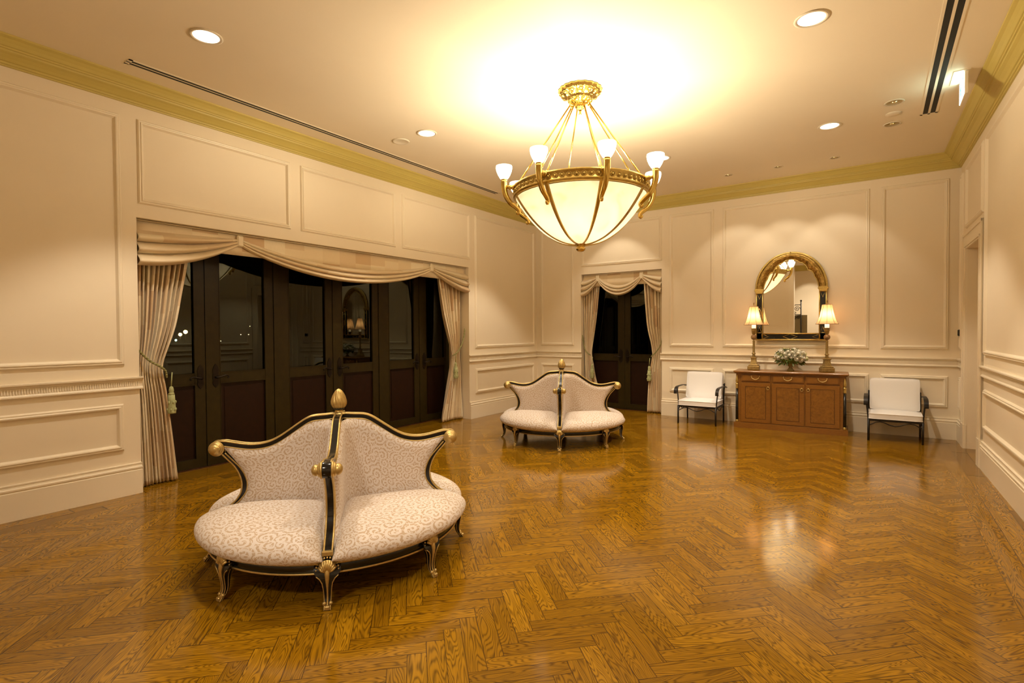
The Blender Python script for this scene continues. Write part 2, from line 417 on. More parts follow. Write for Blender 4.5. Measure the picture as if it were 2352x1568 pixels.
def plank(poly,o,d,L,w):
    tn=rnd.random(); off=rnd.uniform(0,50)
    if rnd.random()<.12: tn*=.35
    b=len(fv); e=(-d[1],d[0]); us=[];ns=[]; ta=rnd.gauss(0,.0009); tb=rnd.gauss(0,.0018)
    for x,y in poly:
        a=(x-o[0])*d[0]+(y-o[1])*d[1]; c=(x-o[0])*e[0]+(y-o[1])*e[1]; fv.append((x,y,(a-L/2)*ta+(c-w/2)*tb-.0004))
        us.append((a+off,c+off)); ns.append((a/L,c/w))
    ff.append(tuple(range(b,b+len(poly)))); fuv.append(us); fnm.append(ns); ftone.append(tn)
HX0,HX1,HY0,HY1=-5.41,.635,-3.25,8.90
PL,PW=.4504,.0880; q=1/math.sqrt(2); X0=-.772; Y0=2.782-(2*PW+PL)*q
def rot(u,v): return (X0+(u-v)*q, Y0+(u+v)*q)
for i in range(-12,13):
    for k in range(-75,90):
        au=i*PL+k*PW; av=-i*PL+k*PW
        for (u0,u1,v0,v1,isH) in ((au,au+PL,av,av+PW,1),(au,au+PW,av+PW,av+PW+PL,0)):
            P=[rot(u0,v0),rot(u1,v0),rot(u1,v1),rot(u0,v1)]
            if max(p[0] for p in P)<HX0 or min(p[0] for p in P)>HX1 or max(p[1] for p in P)<HY0 or min(p[1] for p in P)>HY1: continue
            Q=clip(P,HX0,HX1,HY0,HY1)
            if len(Q)<3: continue
            if isH: plank(Q,rot(u0,v0),(q,q),PL,PW)
            else: plank(Q,rot(u1,v0),(-q,q),PL,PW)
def board(x0,x1,y0,y1,along):
    if along=='y':
        y=y0-rnd.uniform(0,1.)
        while y<y1:
            a,b_=max(y,y0),min(y+1.25,y1)
            if b_>a: plank([(x0,a),(x1,a),(x1,b_),(x0,b_)],(x1,y),(0,1),1.25,x1-x0)
            y+=1.25
    else:
        x=x0-rnd.uniform(0,1.)
        while x<x1:
            a,b_=max(x,x0),min(x+1.25,x1)
            if b_>a: plank([(a,y0),(b_,y0),(b_,y1),(a,y1)],(x,y0),(1,0),1.25,y1-y0)
            x+=1.25
bw=.139
for k in range(6): board(HX1+k*bw,HX1+(k+1)*bw,HY0,HY1,'y')
for k in range(7): board(HX0-(k+1)*bw,HX0-k*bw,HY0,HY1,'y')
for k in range(6): board(HX0-7*bw,HX1+6*bw,HY1+k*bw,HY1+(k+1)*bw,'x')
board(HX0-7*bw,HX1+6*bw,HY0-.5,HY0,'x')
me=bpy.data.meshes.new('floor'); me.from_pydata(fv,[],ff); me.materials.append(M['oak'])
u1=me.uv_layers.new(name='UVMap'); u2=me.uv_layers.new(name='norm'); at=me.attributes.new('tone','FLOAT','FACE')
for p in me.polygons:
    at.data[p.index].value=ftone[p.index]
    for li,a,b_ in zip(p.loop_indices,fuv[p.index],fnm[p.index]): u1.data[li].uv=a; u2.data[li].uv=b_
fo=bpy.data.objects.new('floor',me); COL.objects.link(fo); fo['kind']='structure'
mb=MB(); mb.box(-6.5,2,-4,YB+.7,-.12,-.004); mb.build('floor_substrate',M['darkwood'],kind='structure')

# mouldings
PM=[(0,0),(.003,.010),(.012,.020),(.022,.018),(.030,.026),(.040,.024),(.050,.008),(.056,0)]
def frame(fr,u0,u1,z0,z1,par,name='panel_moulding'):
    mb=MB(); vs=[]
    for i,h in PM:
        vs+=[W(fr,u0+i,z0+i,h),W(fr,u1-i,z0+i,h),W(fr,u1-i,z1-i,h),W(fr,u0+i,z1-i,h)]
    fs=[]
    for a in range(len(PM)-1):
        for k in range(4): fs.append((a*4+k,a*4+(k+1)%4,a*4+4+(k+1)%4,a*4+4+k))
    mb.add(vs,fs,False); return mb.build(name,M['trim'],par,kind='structure')
ZU0,ZU1,ZL0,ZL1=1.215,3.52,.425,.855
frame(FL,.05,2.0,ZU0,ZU1,wl); frame(FL,.05,1.985,ZL0,ZL1,wl)
for a,b_ in ((2.135,3.715),(3.85,5.38),(5.51,7.08)): frame(FL,a,b_,2.73,ZU1,wl)
frame(FL,7.21,9.15,ZU0,ZU1,wl); frame(FL,7.21,9.12,ZL0,ZL1,wl)
frame(FB,-5.63,-4.87,ZU0,ZU1,wb); frame(FB,-5.63,-4.87,ZL0,ZL1,wb)
frame(FB,-4.71,-3.12,2.74,ZU1,wb)
for a,b_ in ((-2.99,-2.24),(-2.10,-.08),(.055,.81)):
    frame(FB,a,b_,ZU0,ZU1,wb); frame(FB,a,b_,ZL0,ZL1,wb)
frame(FR,.06,.24,ZU0,ZU1,wr); frame(FR,.06,.24,ZL0,ZL1,wr); frame(FR,.52,1.66,2.75,ZU1,wr)
for a,b_ in ((1.80,3.75),(3.9,6.2),(6.35,9.1)): frame(FR,a,b_,ZU0,ZU1,wr); frame(FR,a,b_,ZL0,ZL1,wr)
def extr(mb,fr,prof,u0,u1):
    n=len(prof); vs=[W(fr,u0,z,h) for h,z in prof]+[W(fr,u1,z,h) for h,z in prof]
    fs=[(k,(k+1)%n,n+(k+1)%n,n+k) for k in range(n)]+[tuple(range(n)),tuple(range(2*n-1,n-1,-1))]
    mb.add(vs,fs,False)
BASE=[(0,0),(.030,0),(.030,.222),(.024,.226),(.024,.236),(.030,.240),(.030,.252),(.020,.258),(.016,.272),(.020,.278),(.020,.288),(0,.290)]
RAIL=[(0,.978),(.018,.980),(.026,.986),(.026,.996),(.016,1.006),(.013,1.012),(.013,1.058),(.022,1.064),(.022,1.072),(.034,1.078),(.040,1.086),(.040,1.098),(0,1.100)]
c0=3.64
CROWN=[(0,c0),(.016,c0),(.018,c0+.012),(.030,c0+.014),(.032,c0+.030),(.044,c0+.034),(.060,c0+.052),(.085,c0+.074),(.108,c0+.086),(.112,c0+.100),(.124,c0+.102),(.126,c0+.114),(.136,c0+.118),(.150,c0+.140),(.172,c0+.164),(.196,c0+.176),(.198,ZC),(0,ZC)]
BASESEG={'left':(FL,[(YF,2.12),(7.05,YB)]),'back':(FB,[(XL,-4.72),(-3.13,.93)]),'right':(FR,[(0,.33),(1.70,RL)])}
n=1
for side,(fr,segs) in BASESEG.items():
    mb=MB()
    for a,b_ in segs: extr(mb,fr,BASE,a,b_)
    mb.build('baseboard_'+side,M['trim'],kind='structure')
    mb=MB()
    for a,b_ in segs:
        if side=='right' and a==0: b_=.34
        e0=.0 if a in(XL,YF,0) else .02
        extr(mb,fr,RAIL,a-(e0 if side!='right' else .0),b_+(.02 if b_ in(2.12,-4.72) else 0))
        k=a+.02; nn=int((b_-a)/.0175)
        for j in range(nn):
            uu=a+.006+j*.0175
            wbox(mb,fr,uu,uu+.010,1.016,1.054,.013,.0185)
    mb.build('trim_%d'%n,M['trim'],kind='structure'); n+=1
    mb=MB(); u0,u1_={'left':(YF,YB),'back':(XL,1.0),'right':(0,RL)}[side]
    extr(mb,fr,CROWN,u0,u1_); mb.build('trim_%d'%n,M['crown'],kind='structure'); n+=1
# foyer cornice
FF=(Vector((0,-3.6,0)),Vector((1,0,0)),Vector((0,1,0)))
mb=MB(); extr(mb,FF,CROWN,-3.4,1.4); extr(mb,FF,BASE,-3.4,1.4); extr(mb,FF,RAIL,-3.4,1.4); mb.build('trim_%d'%n,M['crown'],kind='structure'); n+=1
FE=(Vector((-2.1,YF,0)),Vector((-1,0,0)),Vector((0,1,0)))
mb=MB(); extr(mb,FE,[(0,0),(.03,0),(.03,ZC),(0,ZC)],.0,.14); extr(mb,FE,[(0,0),(.045,0),(.045,ZC),(0,ZC)],.0,.03)
extr(mb,FE,BASE,.14,3.6); extr(mb,FE,RAIL,.14,3.6); mb.build('trim_%d'%n,M['trim'],kind='structure'); n+=1
# door casing on the right wall, and the passage beyond it
mb=MB()
for a,b_ in ((.40,.60),(1.55,1.71)):
    wbox(mb,FR,a,b_,0,2.65,0,.022); 
wbox(mb,FR,.60,1.55,2.49,2.65,0,.022)
for a,b_,c_,d_ in ((.40,.43,0,2.68),(1.68,1.71,0,2.68),(.40,1.71,2.65,2.68),(.555,.575,0,2.53),(1.575,1.595,0,2.53),(.555,1.595,2.51,2.53)): wbox(mb,FR,a,b_,c_,d_,0,.034)
wbox(mb,FR,.385,.605,0,.30,0,.036); wbox(mb,FR,1.545,1.725,0,.30,0,.036)
mb.build('trim_%d'%n,M['trim'],kind='structure'); n+=1
mb=MB(); wbox(mb,FR,.60,1.55,0,2.49,-.42,-.36); wbox(mb,FR,.50,.60,0,2.6,-.42,-.28); wbox(mb,FR,1.55,1.65,0,2.6,-.42,-.28); wbox(mb,FR,.5,1.65,2.49,2.6,-.42,-.28)
mb.build('door_9',M['trim'],kind='structure')

# ------------------------------------------------------------------ french doors
def door_leaf(idx,org,U,N,u0,u1,hinge):
    # N points into the room
    fr=(Vector(org),Vector(U),Vector(N)); d=bpy.data.objects.new('door_%d'%idx,None); COL.objects.link(d); d['kind']='structure'
    st=.11; mb=MB()
    for a,b_ in ((u0,u0+st),(u1-st,u1)): wbox(mb,fr,a,b_,.012,2.585,-.045,0)
    for z0,z1 in ((.012,.112),(.932,1.056),(2.45,2.585)): wbox(mb,fr,u0+st,u1-st,z0,z1,-.045,0)
    mb.build('leaf_frame',M['darkwood'],d,kind='structure')
    mb=MB(); wbox(mb,fr,u0+st,u1-st,.112,.932,-.038,-.022); wbox(mb,fr,u0+st+.05,u1-st-.05,.16,.885,-.022,-.016)
    mb.build('lower_panel',M['darkpanel'],d,kind='structure')
    mb=MB(); wbox(mb,fr,u0+st-.01,u1-st+.01,1.05,2.455,-.030,-.026); mb.build('window_pane',M['glass'],d,kind='structure')
    mb=MB()
    for z in (1.056,.932):
        wbox(mb,fr,u0+st,u1-st,z-.006,z+.004,-.004,.005)
    for uu in (u0+st,u1-st): wbox(mb,fr,uu-.004,uu+.004,.112,2.45,-.004,.004)
    mb.build('glazing_bead',M['darkwood'],d,kind='structure')
    uc=(u1-st/2) if hinge=='L' else (u0+st/2); sg=-1 if hinge=='L' else 1
    mb=MB(); pts=[]
    for z,w in ((.885,.0),(.91,.022),(.935,.034),(.96,.030),(1.0,.036),(1.04,.030),(1.08,.036),(1.105,.03),(1.125,.022),(1.14,.012),(1.155,0)): pts.append((w,z))
    poly=[(w,z) for w,z in pts]+[(-w,z) for w,z in reversed(pts) if w>0]
    mb.prism(poly,lambda a,b_,h:W(fr,uc+a,b_,h),.0,.008)
    mb.tube([W(fr,uc,1.0,.006),W(fr,uc,1.0,.045)],.012,10)
    mb.tube(catmull([W(fr,uc,1.0,.045),W(fr,uc+sg*.04,1.008,.05),W(fr,uc+sg*.09,1.02,.048),W(fr,uc+sg*.12,1.01,.046),W(fr,uc+sg*.125,.995,.046),W(fr,uc+sg*.112,.992,.046)],4),[.010]*8+[.008]*13,8)
    mb.build('door_handle',M['bronze_handle'],d,kind='structure')
    return d
XD=-6.2
Ls=[(2.165,2.935,'L'),(2.99,3.755,'R'),(3.86,4.625,'L'),(4.68,5.445,'R'),(5.55,6.31,'L'),(6.365,7.05,'R')]
for i,(a,b_,h) in enumerate(Ls): door_leaf(i+1,(XD,0,0),(0,1,0),(1,0,0),a,b_,h)
mb=MB(); fr=(Vector((XD,0,0)),LD,LN)
for a,b_ in ((2.12,2.16),(3.758,3.857),(5.448,5.547)): wbox(mb,fr,a,b_,0,ZO,-.09,.012)
for a,b_ in ((2.938,2.987),(4.628,4.677),(6.313,6.362)): wbox(mb,fr,a,b_,.012,2.585,-.03,.010)
wbox(mb,fr,2.12,7.05,2.587,2.62,-.09,.012)
mb.build('trim_%d'%n,M['darkwood'],kind='structure'); n+=1
mb=MB(); wbox(mb,fr,2.12,7.05,0,.010,-.09,.03); mb.build('trim_%d'%n,M['inlay'],kind='structure'); n+=1
YD=9.5
frb=(Vector((0,YD,0)),BD,BN)
door_leaf(7,(0,YD,0),(1,0,0),(0,-1,0),-4.715,-3.955,'L'); door_leaf(8,(0,YD,0),(1,0,0),(0,-1,0),-3.935,-3.135,'R')
mb=MB(); wbox(mb,frb,-3.953,-3.937,.012,2.58,-.03,.008); wbox(mb,frb,-4.72,-3.13,2.587,2.61,-.09,.012); mb.build('trim_%d'%n,M['darkwood'],kind='structure'); n+=1
mb=MB(); wbox(mb,frb,-4.72,-3.13,0,.010,-.09,.03); mb.build('trim_%d'%n,M['inlay'],kind='structure'); n+=1

# ------------------------------------------------------------------ curtains, valances, ties
def curtain(name,label,fr,h,e0,e1,ztop,nf,fullw,amp0=.035,uoff=0):
    # e0,e1: [(z,u)] left and right edge curves ; h = offset of the cloth from the wall face (into recess)
    H0=.012
    def P(u,v):
        z=H0+(ztop-H0)*v
        a=interp(e0,z); b_=interp(e1,z); w=b_-a
        comp=min(1.,.42/max(w,.05))
        amp=amp0*(.55+.6*comp)
        ph=2*PI*nf*u+1.2*math.sin(3*u+v*1.7)
        tie=math.exp(-((z-1.12)/.22)**2)
        d=amp*(1-.55*tie)*math.sin(ph)+.012*math.sin(2.3*ph+1.3)*(1-.6*tie)+.02*math.sin(5*u+2)
        return W(fr,a+w*u+.006*math.sin(ph*2+v*3),z+(.008*math.sin(ph) if v<.02 else 0),-h+d)
    mb=MB(); mb.grid(P,nf*14,60,lambda u,v:(uoff+u*fullw,(ztop)*v))
    o=mb.build(name,M['silk'],recalc=False); md=o.modifiers.new('cloth','SOLIDIFY'); md.thickness=.004
    return tag(o,label,'curtain')
def smooth_tab(tab,n=6):
    pts=catmull([(a,b_,0) for a,b_ in tab],n); return sorted([(p.x,p.y) for p in pts])
curtain('curtain','long pleated beige curtain tied back at the near end of the wide dark doors',FL,.165,[(0,2.14),(2.5,2.135)],smooth_tab([(0,2.50),(.5,2.455),(.915,2.415),(1.12,2.385),(1.25,2.40),(1.57,2.505),(1.9,2.57),(2.25,2.635),(2.5,2.66)]),2.48,11,1.7)
curtain('curtain','long beige curtain tied back at the far end of the wide dark doors',FL,.165,smooth_tab([(0,6.50),(.12,6.515),(.5,6.62),(.78,6.70),(1.0,6.745),(1.12,6.755),(1.37,6.70),(1.8,6.56),(2.36,6.44),(2.5,6.42)]),[(0,7.03),(1.1,6.98),(2.5,7.02)],2.48,7,1.7,uoff=3.1)
curtain('curtain','beige curtain tied back on the left side of the narrow dark door pair',FB,.135,[(0,-4.66),(1.1,-4.69),(2.5,-4.71)],smooth_tab([(0,-4.33),(.3,-4.385),(.57,-4.475),(.9,-4.54),(1.06,-4.56),(1.25,-4.54),(1.83,-4.455),(2.4,-4.395),(2.5,-4.39)]),2.48,6,1.4,.028,uoff=5.3)
curtain('curtain','beige curtain tied back on the right side of the narrow dark door pair',FB,.135,smooth_tab([(0,-3.44),(.4,-3.425),(.75,-3.385),(1.0,-3.345),(1.1,-3.34),(1.3,-3.365),(1.65,-3.435),(2.44,-3.495),(2.5,-3.5)]),[(0,-3.15),(2.5,-3.145)],2.48,6,1.4,.028,uoff=8.2)

def tieback(label,fr,path,tassel,h):
    dh=.014 if fr is FL else .010; path=[(a,b_,c_-dh) for a,b_,c_ in path]; tassel=(tassel[0],tassel[1],tassel[2]-dh*.6)
    t=thing('curtain_tieback',label,'tieback',W(fr,tassel[0],0,0))
    inv=t.location
    mb=MB(); pts=catmull([W(fr,u,z,hh)-inv for u,z,hh in path],8)
    N=len(pts)
    for s in (0,PI):   # two strand twisted cord
        q_=[]
        for i,p in enumerate(pts):
            a=i*1.1+s; q_.append(p+Vector((0,0,1))*.006*math.sin(a)+fr[2]*.006*math.cos(a))
        mb.tube(q_,.008,6)
    mb.build('cord',M['rope'],t)
    u,z,hh=tassel
    mb=MB(); T=Matrix.Translation(W(fr,u,0,hh)-inv)
    mb.tube([W(fr,u+.01,z+.14,hh)-inv,W(fr,u,z,hh)-inv],.006,6)
    mb.lathe([(.003,z),(.016,z-.008),(.022,z-.03),(.024,z-.05),(.018,z-.062),(.026,z-.07),(.029,z-.085)],14,T)
    mb.lathe([(.029,z-.085),(.032,z-.14),(.038,z-.26),(.036,z-.275),(.0,z-.272)],20,T,flute=lambda w,zz:1+.06*math.sin(w*14))
    for k in range(6):
        a=k*PI/3; mb.sph(Vector((.036*math.cos(a),.036*math.sin(a),z-.16))+T.translation,.009,8,(1,1,1.8)); mb.sph(Vector((.039*math.cos(a+.5),.039*math.sin(a+.5),z-.235))+T.translation,.009,8,(1,1,1.8))
    mb.build('tassel',M['tassel'],t)
    return t
tieback('green cord tieback with tassel around the near curtain of the wide dark doors',FL,[(2.125,1.37,-.05),(2.18,1.30,-.062),(2.25,1.23,-.070),(2.33,1.18,-.078),(2.385,1.13,-.09),(2.405,1.06,-.11)],(2.445,.97,-.12),.1)
tieback('green cord tieback with tassel around the far curtain of the wide dark doors',FL,[(7.02,1.56,-.055),(7.0,1.42,-.06),(6.94,1.27,-.07),(6.85,1.16,-.075),(6.77,1.12,-.08),(6.745,1.10,-.09)],(6.80,.99,-.085),.1)
tieback('green cord tieback with tassel on the left curtain of the narrow dark doors',FB,[(-4.715,1.42,-.035),(-4.70,1.27,-.05),(-4.66,1.13,-.052),(-4.60,1.06,-.052),(-4.555,1.03,-.058)],(-4.52,.86,-.06),.08)
tieback('green cord tieback with tassel on the right curtain of the narrow dark doors',FB,[(-3.14,1.36,-.035),(-3.18,1.22,-.045),(-3.25,1.12,-.05),(-3.31,1.06,-.052),(-3.345,1.03,-.056)],(-3.385,.86,-.065),.08)

def valance(label,fr,u0,u1,ua,ub,zt,zw,zt_in,zmid,zw1):
    # ua, ub = the two tabs
    t=thing('valance',label,'valance',W(fr,(u0+u1)/2,zt,0)); inv=t.location
    hf=-.055
    mb=MB(); mb.grid(lambda u,v:W(fr,u0+(u1-u0)*u,zt-.235+.235*v,hf-.015)-inv,40,3,lambda u,v:((u1-u0)*u*.55+11,2.0+.3*v))
    o=mb.build('pelmet',M['silk'],t,recalc=False); md=o.modifiers.new('cloth','SOLIDIFY'); md.thickness=.02; md.offset=-1
    mb=MB(); mb.tube([W(fr,u0+.004,zt-.008,hf+.004)-inv,W(fr,u1-.004,zt-.008,hf+.004)-inv],.006,6); mb.build('piping',M['silk'],t)
    def swag(a,b_,top,bot,K,uvo):
        def P(s,v):
            u=a+(b_-a)*s; z1=top(s); z0=bot(s); z=z1+(z0-z1)*v
            dr=abs(z1-z0)
            ph=PI*K*v
            x_=(K*v)%1.0 if v<1 else 1.; f=math.sin(PI*x_**1.7)**.9 if 0<x_<1 else 0
            dp=.008+ (.080*min(1,dr/.24))*f + .035*v*min(1,dr/.25)
            z+= .012*dr*math.sin(2*ph)
            return W(fr,u,z,hf+dp-.03)-inv
        mb=MB(); mb.grid(P,46,K*20,lambda s,v:(uvo+v*.9,s*abs(b_-a)*.55))
        o=mb.build('swag',M['silk'],t,recalc=False); md=o.modifiers.new('cloth','SOLIDIFY'); md.thickness=.005
    w=.035
    zb=zt_in
    swag(u0+.004,ua,lambda s:zt-.10+.045*s**1.3,lambda s:zw+(zb-zw)*(s**2.0),3,1.3)
    swag(ua,ub,lambda s:zt-.045-.19*(4*s*(1-s))**.9,lambda s:zb-(zb-zmid)*(4*s*(1-s))**.85,3,4.4)
    swag(ub,u1-.004,lambda s:zt-.055-.05*s**.9,lambda s:zb+(zw1-zb)*(1-(1-s)**1.55),3,7.9)
    for uu in (ua,ub):
        mb=MB(); mb.cbox(W(fr,uu,zt-.080,hf+.004)-inv,(.036 if fr is FB else .02,.02 if fr is FB else .036,.062),None,.012); mb.build('tab',M['silk'],t)
    return t
valance('wide beige swagged valance over the six dark door leaves',FL,2.125,7.045,3.13,6.19,ZO-.004,2.16,2.475,2.175,2.17)
valance('narrow beige swagged valance over the pair of dark doors beside the sideboard wall',FB,-4.715,-3.135,-4.39,-3.52,2.586,2.175,2.465,2.165,2.175)

# ------------------------------------------------------------------ sofas (round four-seat borne settee)
TOPR=[(.0,.945),(.08,.938),(.165,.932),(.215,.915),(.27,.880),(.33,.838),(.385,.802),(.44,.775),(.50,.761),(.56,.759),(.62,.767),(.68,.780),(.725,.788),(.765,.785),(.795,.768)]
EDGE=[(.745,.712),(.705,.668),(.665,.622),(.636,.570),(.620,.510),(.625,.450),(.648,.405),(.685,.365),(.735,.330),(.775,.300),(.790,.262)]
def make_sofa(label):
    t=thing('round_settee',label,'sofa')
    # ---- dividers
    top=catmull([(r,0,z) for r,z in TOPR],5); edg=catmull([(r,0,z) for r,z in EDGE],5)
    def bars(pts,base_n=1):
        out=[]; N=len(pts)
        for i in range(N):
            tt=(pts[min(i+1,N-1)]-pts[max(i-1,0)]).normalized(); out.append(Vector((tt.z,0,-tt.x)))
        return out
    for k in range(4):
        Rz=Matrix.Rotation(k*PI/2,4,'Z')
        d=MB(); g=MB()
        for pts,sg in ((top,1),(edg,-1)):
            nr=bars(pts)
            inn=[p+ (nr[i]*(.034) if sg==1 else -nr[i]*.0-nr[i]*0) for i,p in enumerate(pts)]
            # inner offset: towards the upholstery
            if sg==-1: inn=[p-Vector((.034*abs(nr[i].x)+.0,0,0))+Vector((0,0,.034*(-nr[i].z if False else 0))) for i,p in enumerate(pts)]
            vs=[];fs=[]
            for i,(p,q_) in enumerate(zip(pts,inn)):
                for y in (-.022,.022):
                    vs.append(Rz@Vector((p.x,y,p.z))); vs.append(Rz@Vector((q_.x,y,q_.z)))
            for i in range(len(pts)-1):
                a=i*4; b_=a+4
                fs+=[(a,b_,b_+1,a+1),(a+2,a+3,b_+3,b_+2),(a,a+2,b_+2,b_),(a+1,b_+1,b_+3,a+3)]
            fs+=[(0,1,3,2),(len(vs)-4,len(vs)-2,len(vs)-1,len(vs)-3)]
            d.add(vs,fs,False)
            for line in (pts,inn):
                for y in (-.022,.022): g.tube([Rz@Vector((p.x,y,p.z)) for p in line],.0058,6)
        # scroll end
        cx,cz=.768,.742
        Mx=Rz@Matrix.Translation((cx,0,cz))@Matrix.Rotation(PI/2,4,'X')
        d.lathe([(.0,-.030),(.043,-.030),(.046,-.02),(.046,.02),(.043,.030),(.0,.030)],24,Mx)
        d.build('divider_frame',M['black'],t)
        g.build('gilded_beading',M['goldpale'],t)
        b_=MB()
        for s in (1,-1):
            Ms=Mx@Matrix.Rotation(0 if s==1 else PI,4,'X')
            b_.lathe([(.047,.024),(.049,.031),(.045,.036),(.040,.037),(.040,.041),(.036,.047),(.031,.049),(.030,.052),(.033,.058),(.031,.068),(.022,.078),(.010,.083),(0,.084)],24,Ms)
        b_.build('scroll_boss',M['goldpale'],t)
    # ---- finial
    f=MB()
    f.lathe([(.052,.936),(.05,.944),(.03,.950),(.024,.958),(.026,.966),(.032,.970)],28)
    egg=[(.034,.978),(.043,.988),(.050,1.004),(.052,1.020),(.050,1.036),(.045,1.054),(.037,1.072),(.027,1.090),(.015,1.104),(.0,1.113)]
    ep=catmull([(r,z,0) for r,z in egg],4)
    f.lathe([(max(p.x,0),p.y) for p in ep],72,flute=lambda w,z:1+.05*math.sin(12*w+(z-.97)*52))
    fo_=f.build('finial',M['goldpale'],t)
    f=MB(); f.lathe([(.030,.966),(.037,.970),(.038,.976),(.034,.981)],28); f.build('finial_ring',M['black'],fo_)
    # ---- upholstered back, one per quadrant
    def ztop(r): return interp(TOPR,r)-.036
    e2=[(z,r-.036) for r,z in EDGE][::-1]+[(.735,.732)]
    z0=.29
    for k in range(4):
        Rz=Matrix.Rotation(k*PI/2,4,'Z')
        offb=.024; c_=.135
        def P(u,v):
            s=2*u-1; zn=z0+(.735-z0)*v
            re=interp(e2,zn); r=abs(s)*re
            z=z0+(ztop(r)-z0)*v
            ed=min((re-r)/.07,(1-v)*(ztop(r)-z0)/.06,1.); ed=max(ed,0)
            off=offb+.024*math.sqrt(1-(1-ed)**2)*(1 if r>.05 else 1)
            cc=c_+off-.02; rho=cc-off
            if r>=cc: a,b2=r,off
            else:
                f_=r/cc; ph=-PI/2-(PI/4)*(1-f_); a=cc+rho*math.cos(ph); b2=cc+rho*math.sin(ph)
            if s>0: a,b2=b2,a
            return Rz@Vector((a,b2,z))
        m=MB(); m.grid(P,56,22,lambda u,v:((2*u-1)*.72+k*3.3,v*.52))
        m.build('seat_back',M['damask'],t)
    # ---- seats
    prof=[(.09,.385),(.2,.398),(.32,.408),(.45,.414),(.56,.414),(.66,.406),(.74,.392),(.80,.370),(.845,.342),(.868,.312),(.874,.286),(.864,.262),(.844,.246),(.815,.238),(.79,.236)]
    pp=catmull([(r,z,0) for r,z in prof],3)
    al=[0.]
    for i in range(1,len(pp)): al.append(al[-1]+(pp[i]-pp[i-1]).length)
    NP=len(pp)-1
    for k in range(4):
        Rz=Matrix.Rotation(k*PI/2,4,'Z')
        def P(u,v):
            i=int(round(v*NP)); r,z=pp[i].x,pp[i].y
            # angular coordinate bunches near the dividers
            uu=.5-.5*math.cos(PI*u)
            mrg=min(.5,math.asin(min(.99,.024/max(r,.03))))
            ph=mrg+(PI/2-2*mrg)*uu
            dd=r*min(math.sin(ph),math.cos(ph))-.024
            e=max(0,min(1,dd/.17)); sm=math.sqrt(max(0,1-(1-e)**2.2))
            zl=.30 if r<.6 else .30-.05*min(1,(r-.6)/.2)
            zz=z if z<=zl else zl+(z-zl)*sm
            r2=r-(.045*(1-sm) if r>.5 else 0)*min(1,(r-.5)/.3)
            return Rz@Vector((r2*math.cos(ph),r2*math.sin(ph),zz))
        m=MB(); m.grid(P,40,NP,lambda u,v:((u-.5)*1.15*(.25+.75*min(1,al[int(round(v*NP))]/.7))+k*2.7,al[int(round(v*NP))]+5))
        m.build('seat_cushion',M['damask'],t)
    # ---- apron and underside
    a=MB(); a.lathe([(.70,.182),(.792,.178),(.802,.184),(.802,.232),(.792,.240),(.70,.240)],96); a.build('apron',M['black'],t)
    g=MB()
    for z,rr,th in ((.236,.806,.0075),(.181,.803,.0065)): g.tube([(rr*math.cos(2*PI*i/96),rr*math.sin(2*PI*i/96),z) for i in range(96)],th,6,closed=True)
    g.build('apron_gilding',M['goldpale'],t)
    u=MB(); u.lathe([(0,.196),(.72,.196),(.72,.20),(0,.20)],48); u.build('underside',M['under'],t)  # dark board added to close the bottom so no light passes from beneath
    # ---- legs
    LP=[(.790,.240),(.815,.222),(.832,.195),(.838,.165),(.834,.130),(.828,.095),(.826,.060),(.834,.032),(.848,.012),(.856,.0)]
    WD=[(0,.016),(.02,.016),(.05,.018),(.10,.021),(.14,.027),(.165,.040),(.18,.058),(.20,.070),(.24,.072)]
    TH=[(0,.010),(.03,.013),(.10,.020),(.16,.030),(.24,.026)]
    lp=catmull([(r,0,z) for r,z in LP],4)
    for k in range(8):
        Rz=Matrix.Rotation(k*PI/4,4,'Z')
        m=MB(); vs=[];fs=[]
        for p in lp:
            w=interp(WD,p.z); th=interp(TH,p.z)
            for a_,b_ in ((0,-w),(0,w),(-th*1.6,w*.8),(-th*1.6,-w*.8)): vs.append(Rz@Vector((p.x+a_,b_,p.z)))
        for i in range(len(lp)-1):
            for j in range(4): fs.append((i*4+j,i*4+(j+1)%4,i*4+4+(j+1)%4,i*4+4+j))
        fs+=[(0,1,2,3),tuple(len(vs)-4+j for j in (3,2,1,0))]
        m.add(vs,fs,False); leg=m.build('leg',M['black'],t)
        g=MB()
        for s in (-1,1):
            g.tube([Rz@Vector((p.x+.001,s*interp(WD,p.z),p.z)) for p in lp if p.z<.182],.0030,6)
            g.tube([Rz@Vector((p.x-.03*interp(TH,p.z)/.03,s*interp(WD,p.z)*.85,p.z)) for p in lp if p.z<.175],.0025,6)
        # centre ridge, narrowing from the shell to the foot
        rp=[p for p in lp if p.z<.21]
        g.tube([Rz@Vector((p.x+.002,0,p.z)) for p in rp],[.0048+.013*max(0,(p.z-.08)/.13)**1.5 for p in rp],8)
        # foot scroll
        g.cbox(Rz@Vector((.850,0,.012)),(.014,.014,.012),Rz.to_3x3(),.005)
        for s in (-1,1): g.sph(Rz@Vector((.838,s*.017,.030)),.011,10)
        # shell
        for j in range(-4,5):
            an=j*.30; L=.060
            g.tube([Rz@Vector((.836,.006*math.sin(an),.195)),Rz@Vector((.838+.006,.5*L*math.sin(an),.20+.5*L*math.cos(an))),Rz@Vector((.822+.006,L*math.sin(an)*.8,.205+L*math.cos(an)*.95))],[.004,.0075,.0095],6)
        for j in range(-6,7):
            an=j*.26; L=.070
            g.sph(Rz@Vector((.822,L*math.sin(an)*.84,.206+L*math.cos(an)*.95)),.0062,6)
        if k%2==0: g.cbox(Rz@Vector((.800,0,.288)),(.012,.030,.014),Rz.to_3x3(),.004)
        g.build('carved_gilding',M['goldpale'],leg)
    return t
sofa=make_sofa('round four-seat cream damask settee, larger one in the foreground near the wide dark doors')
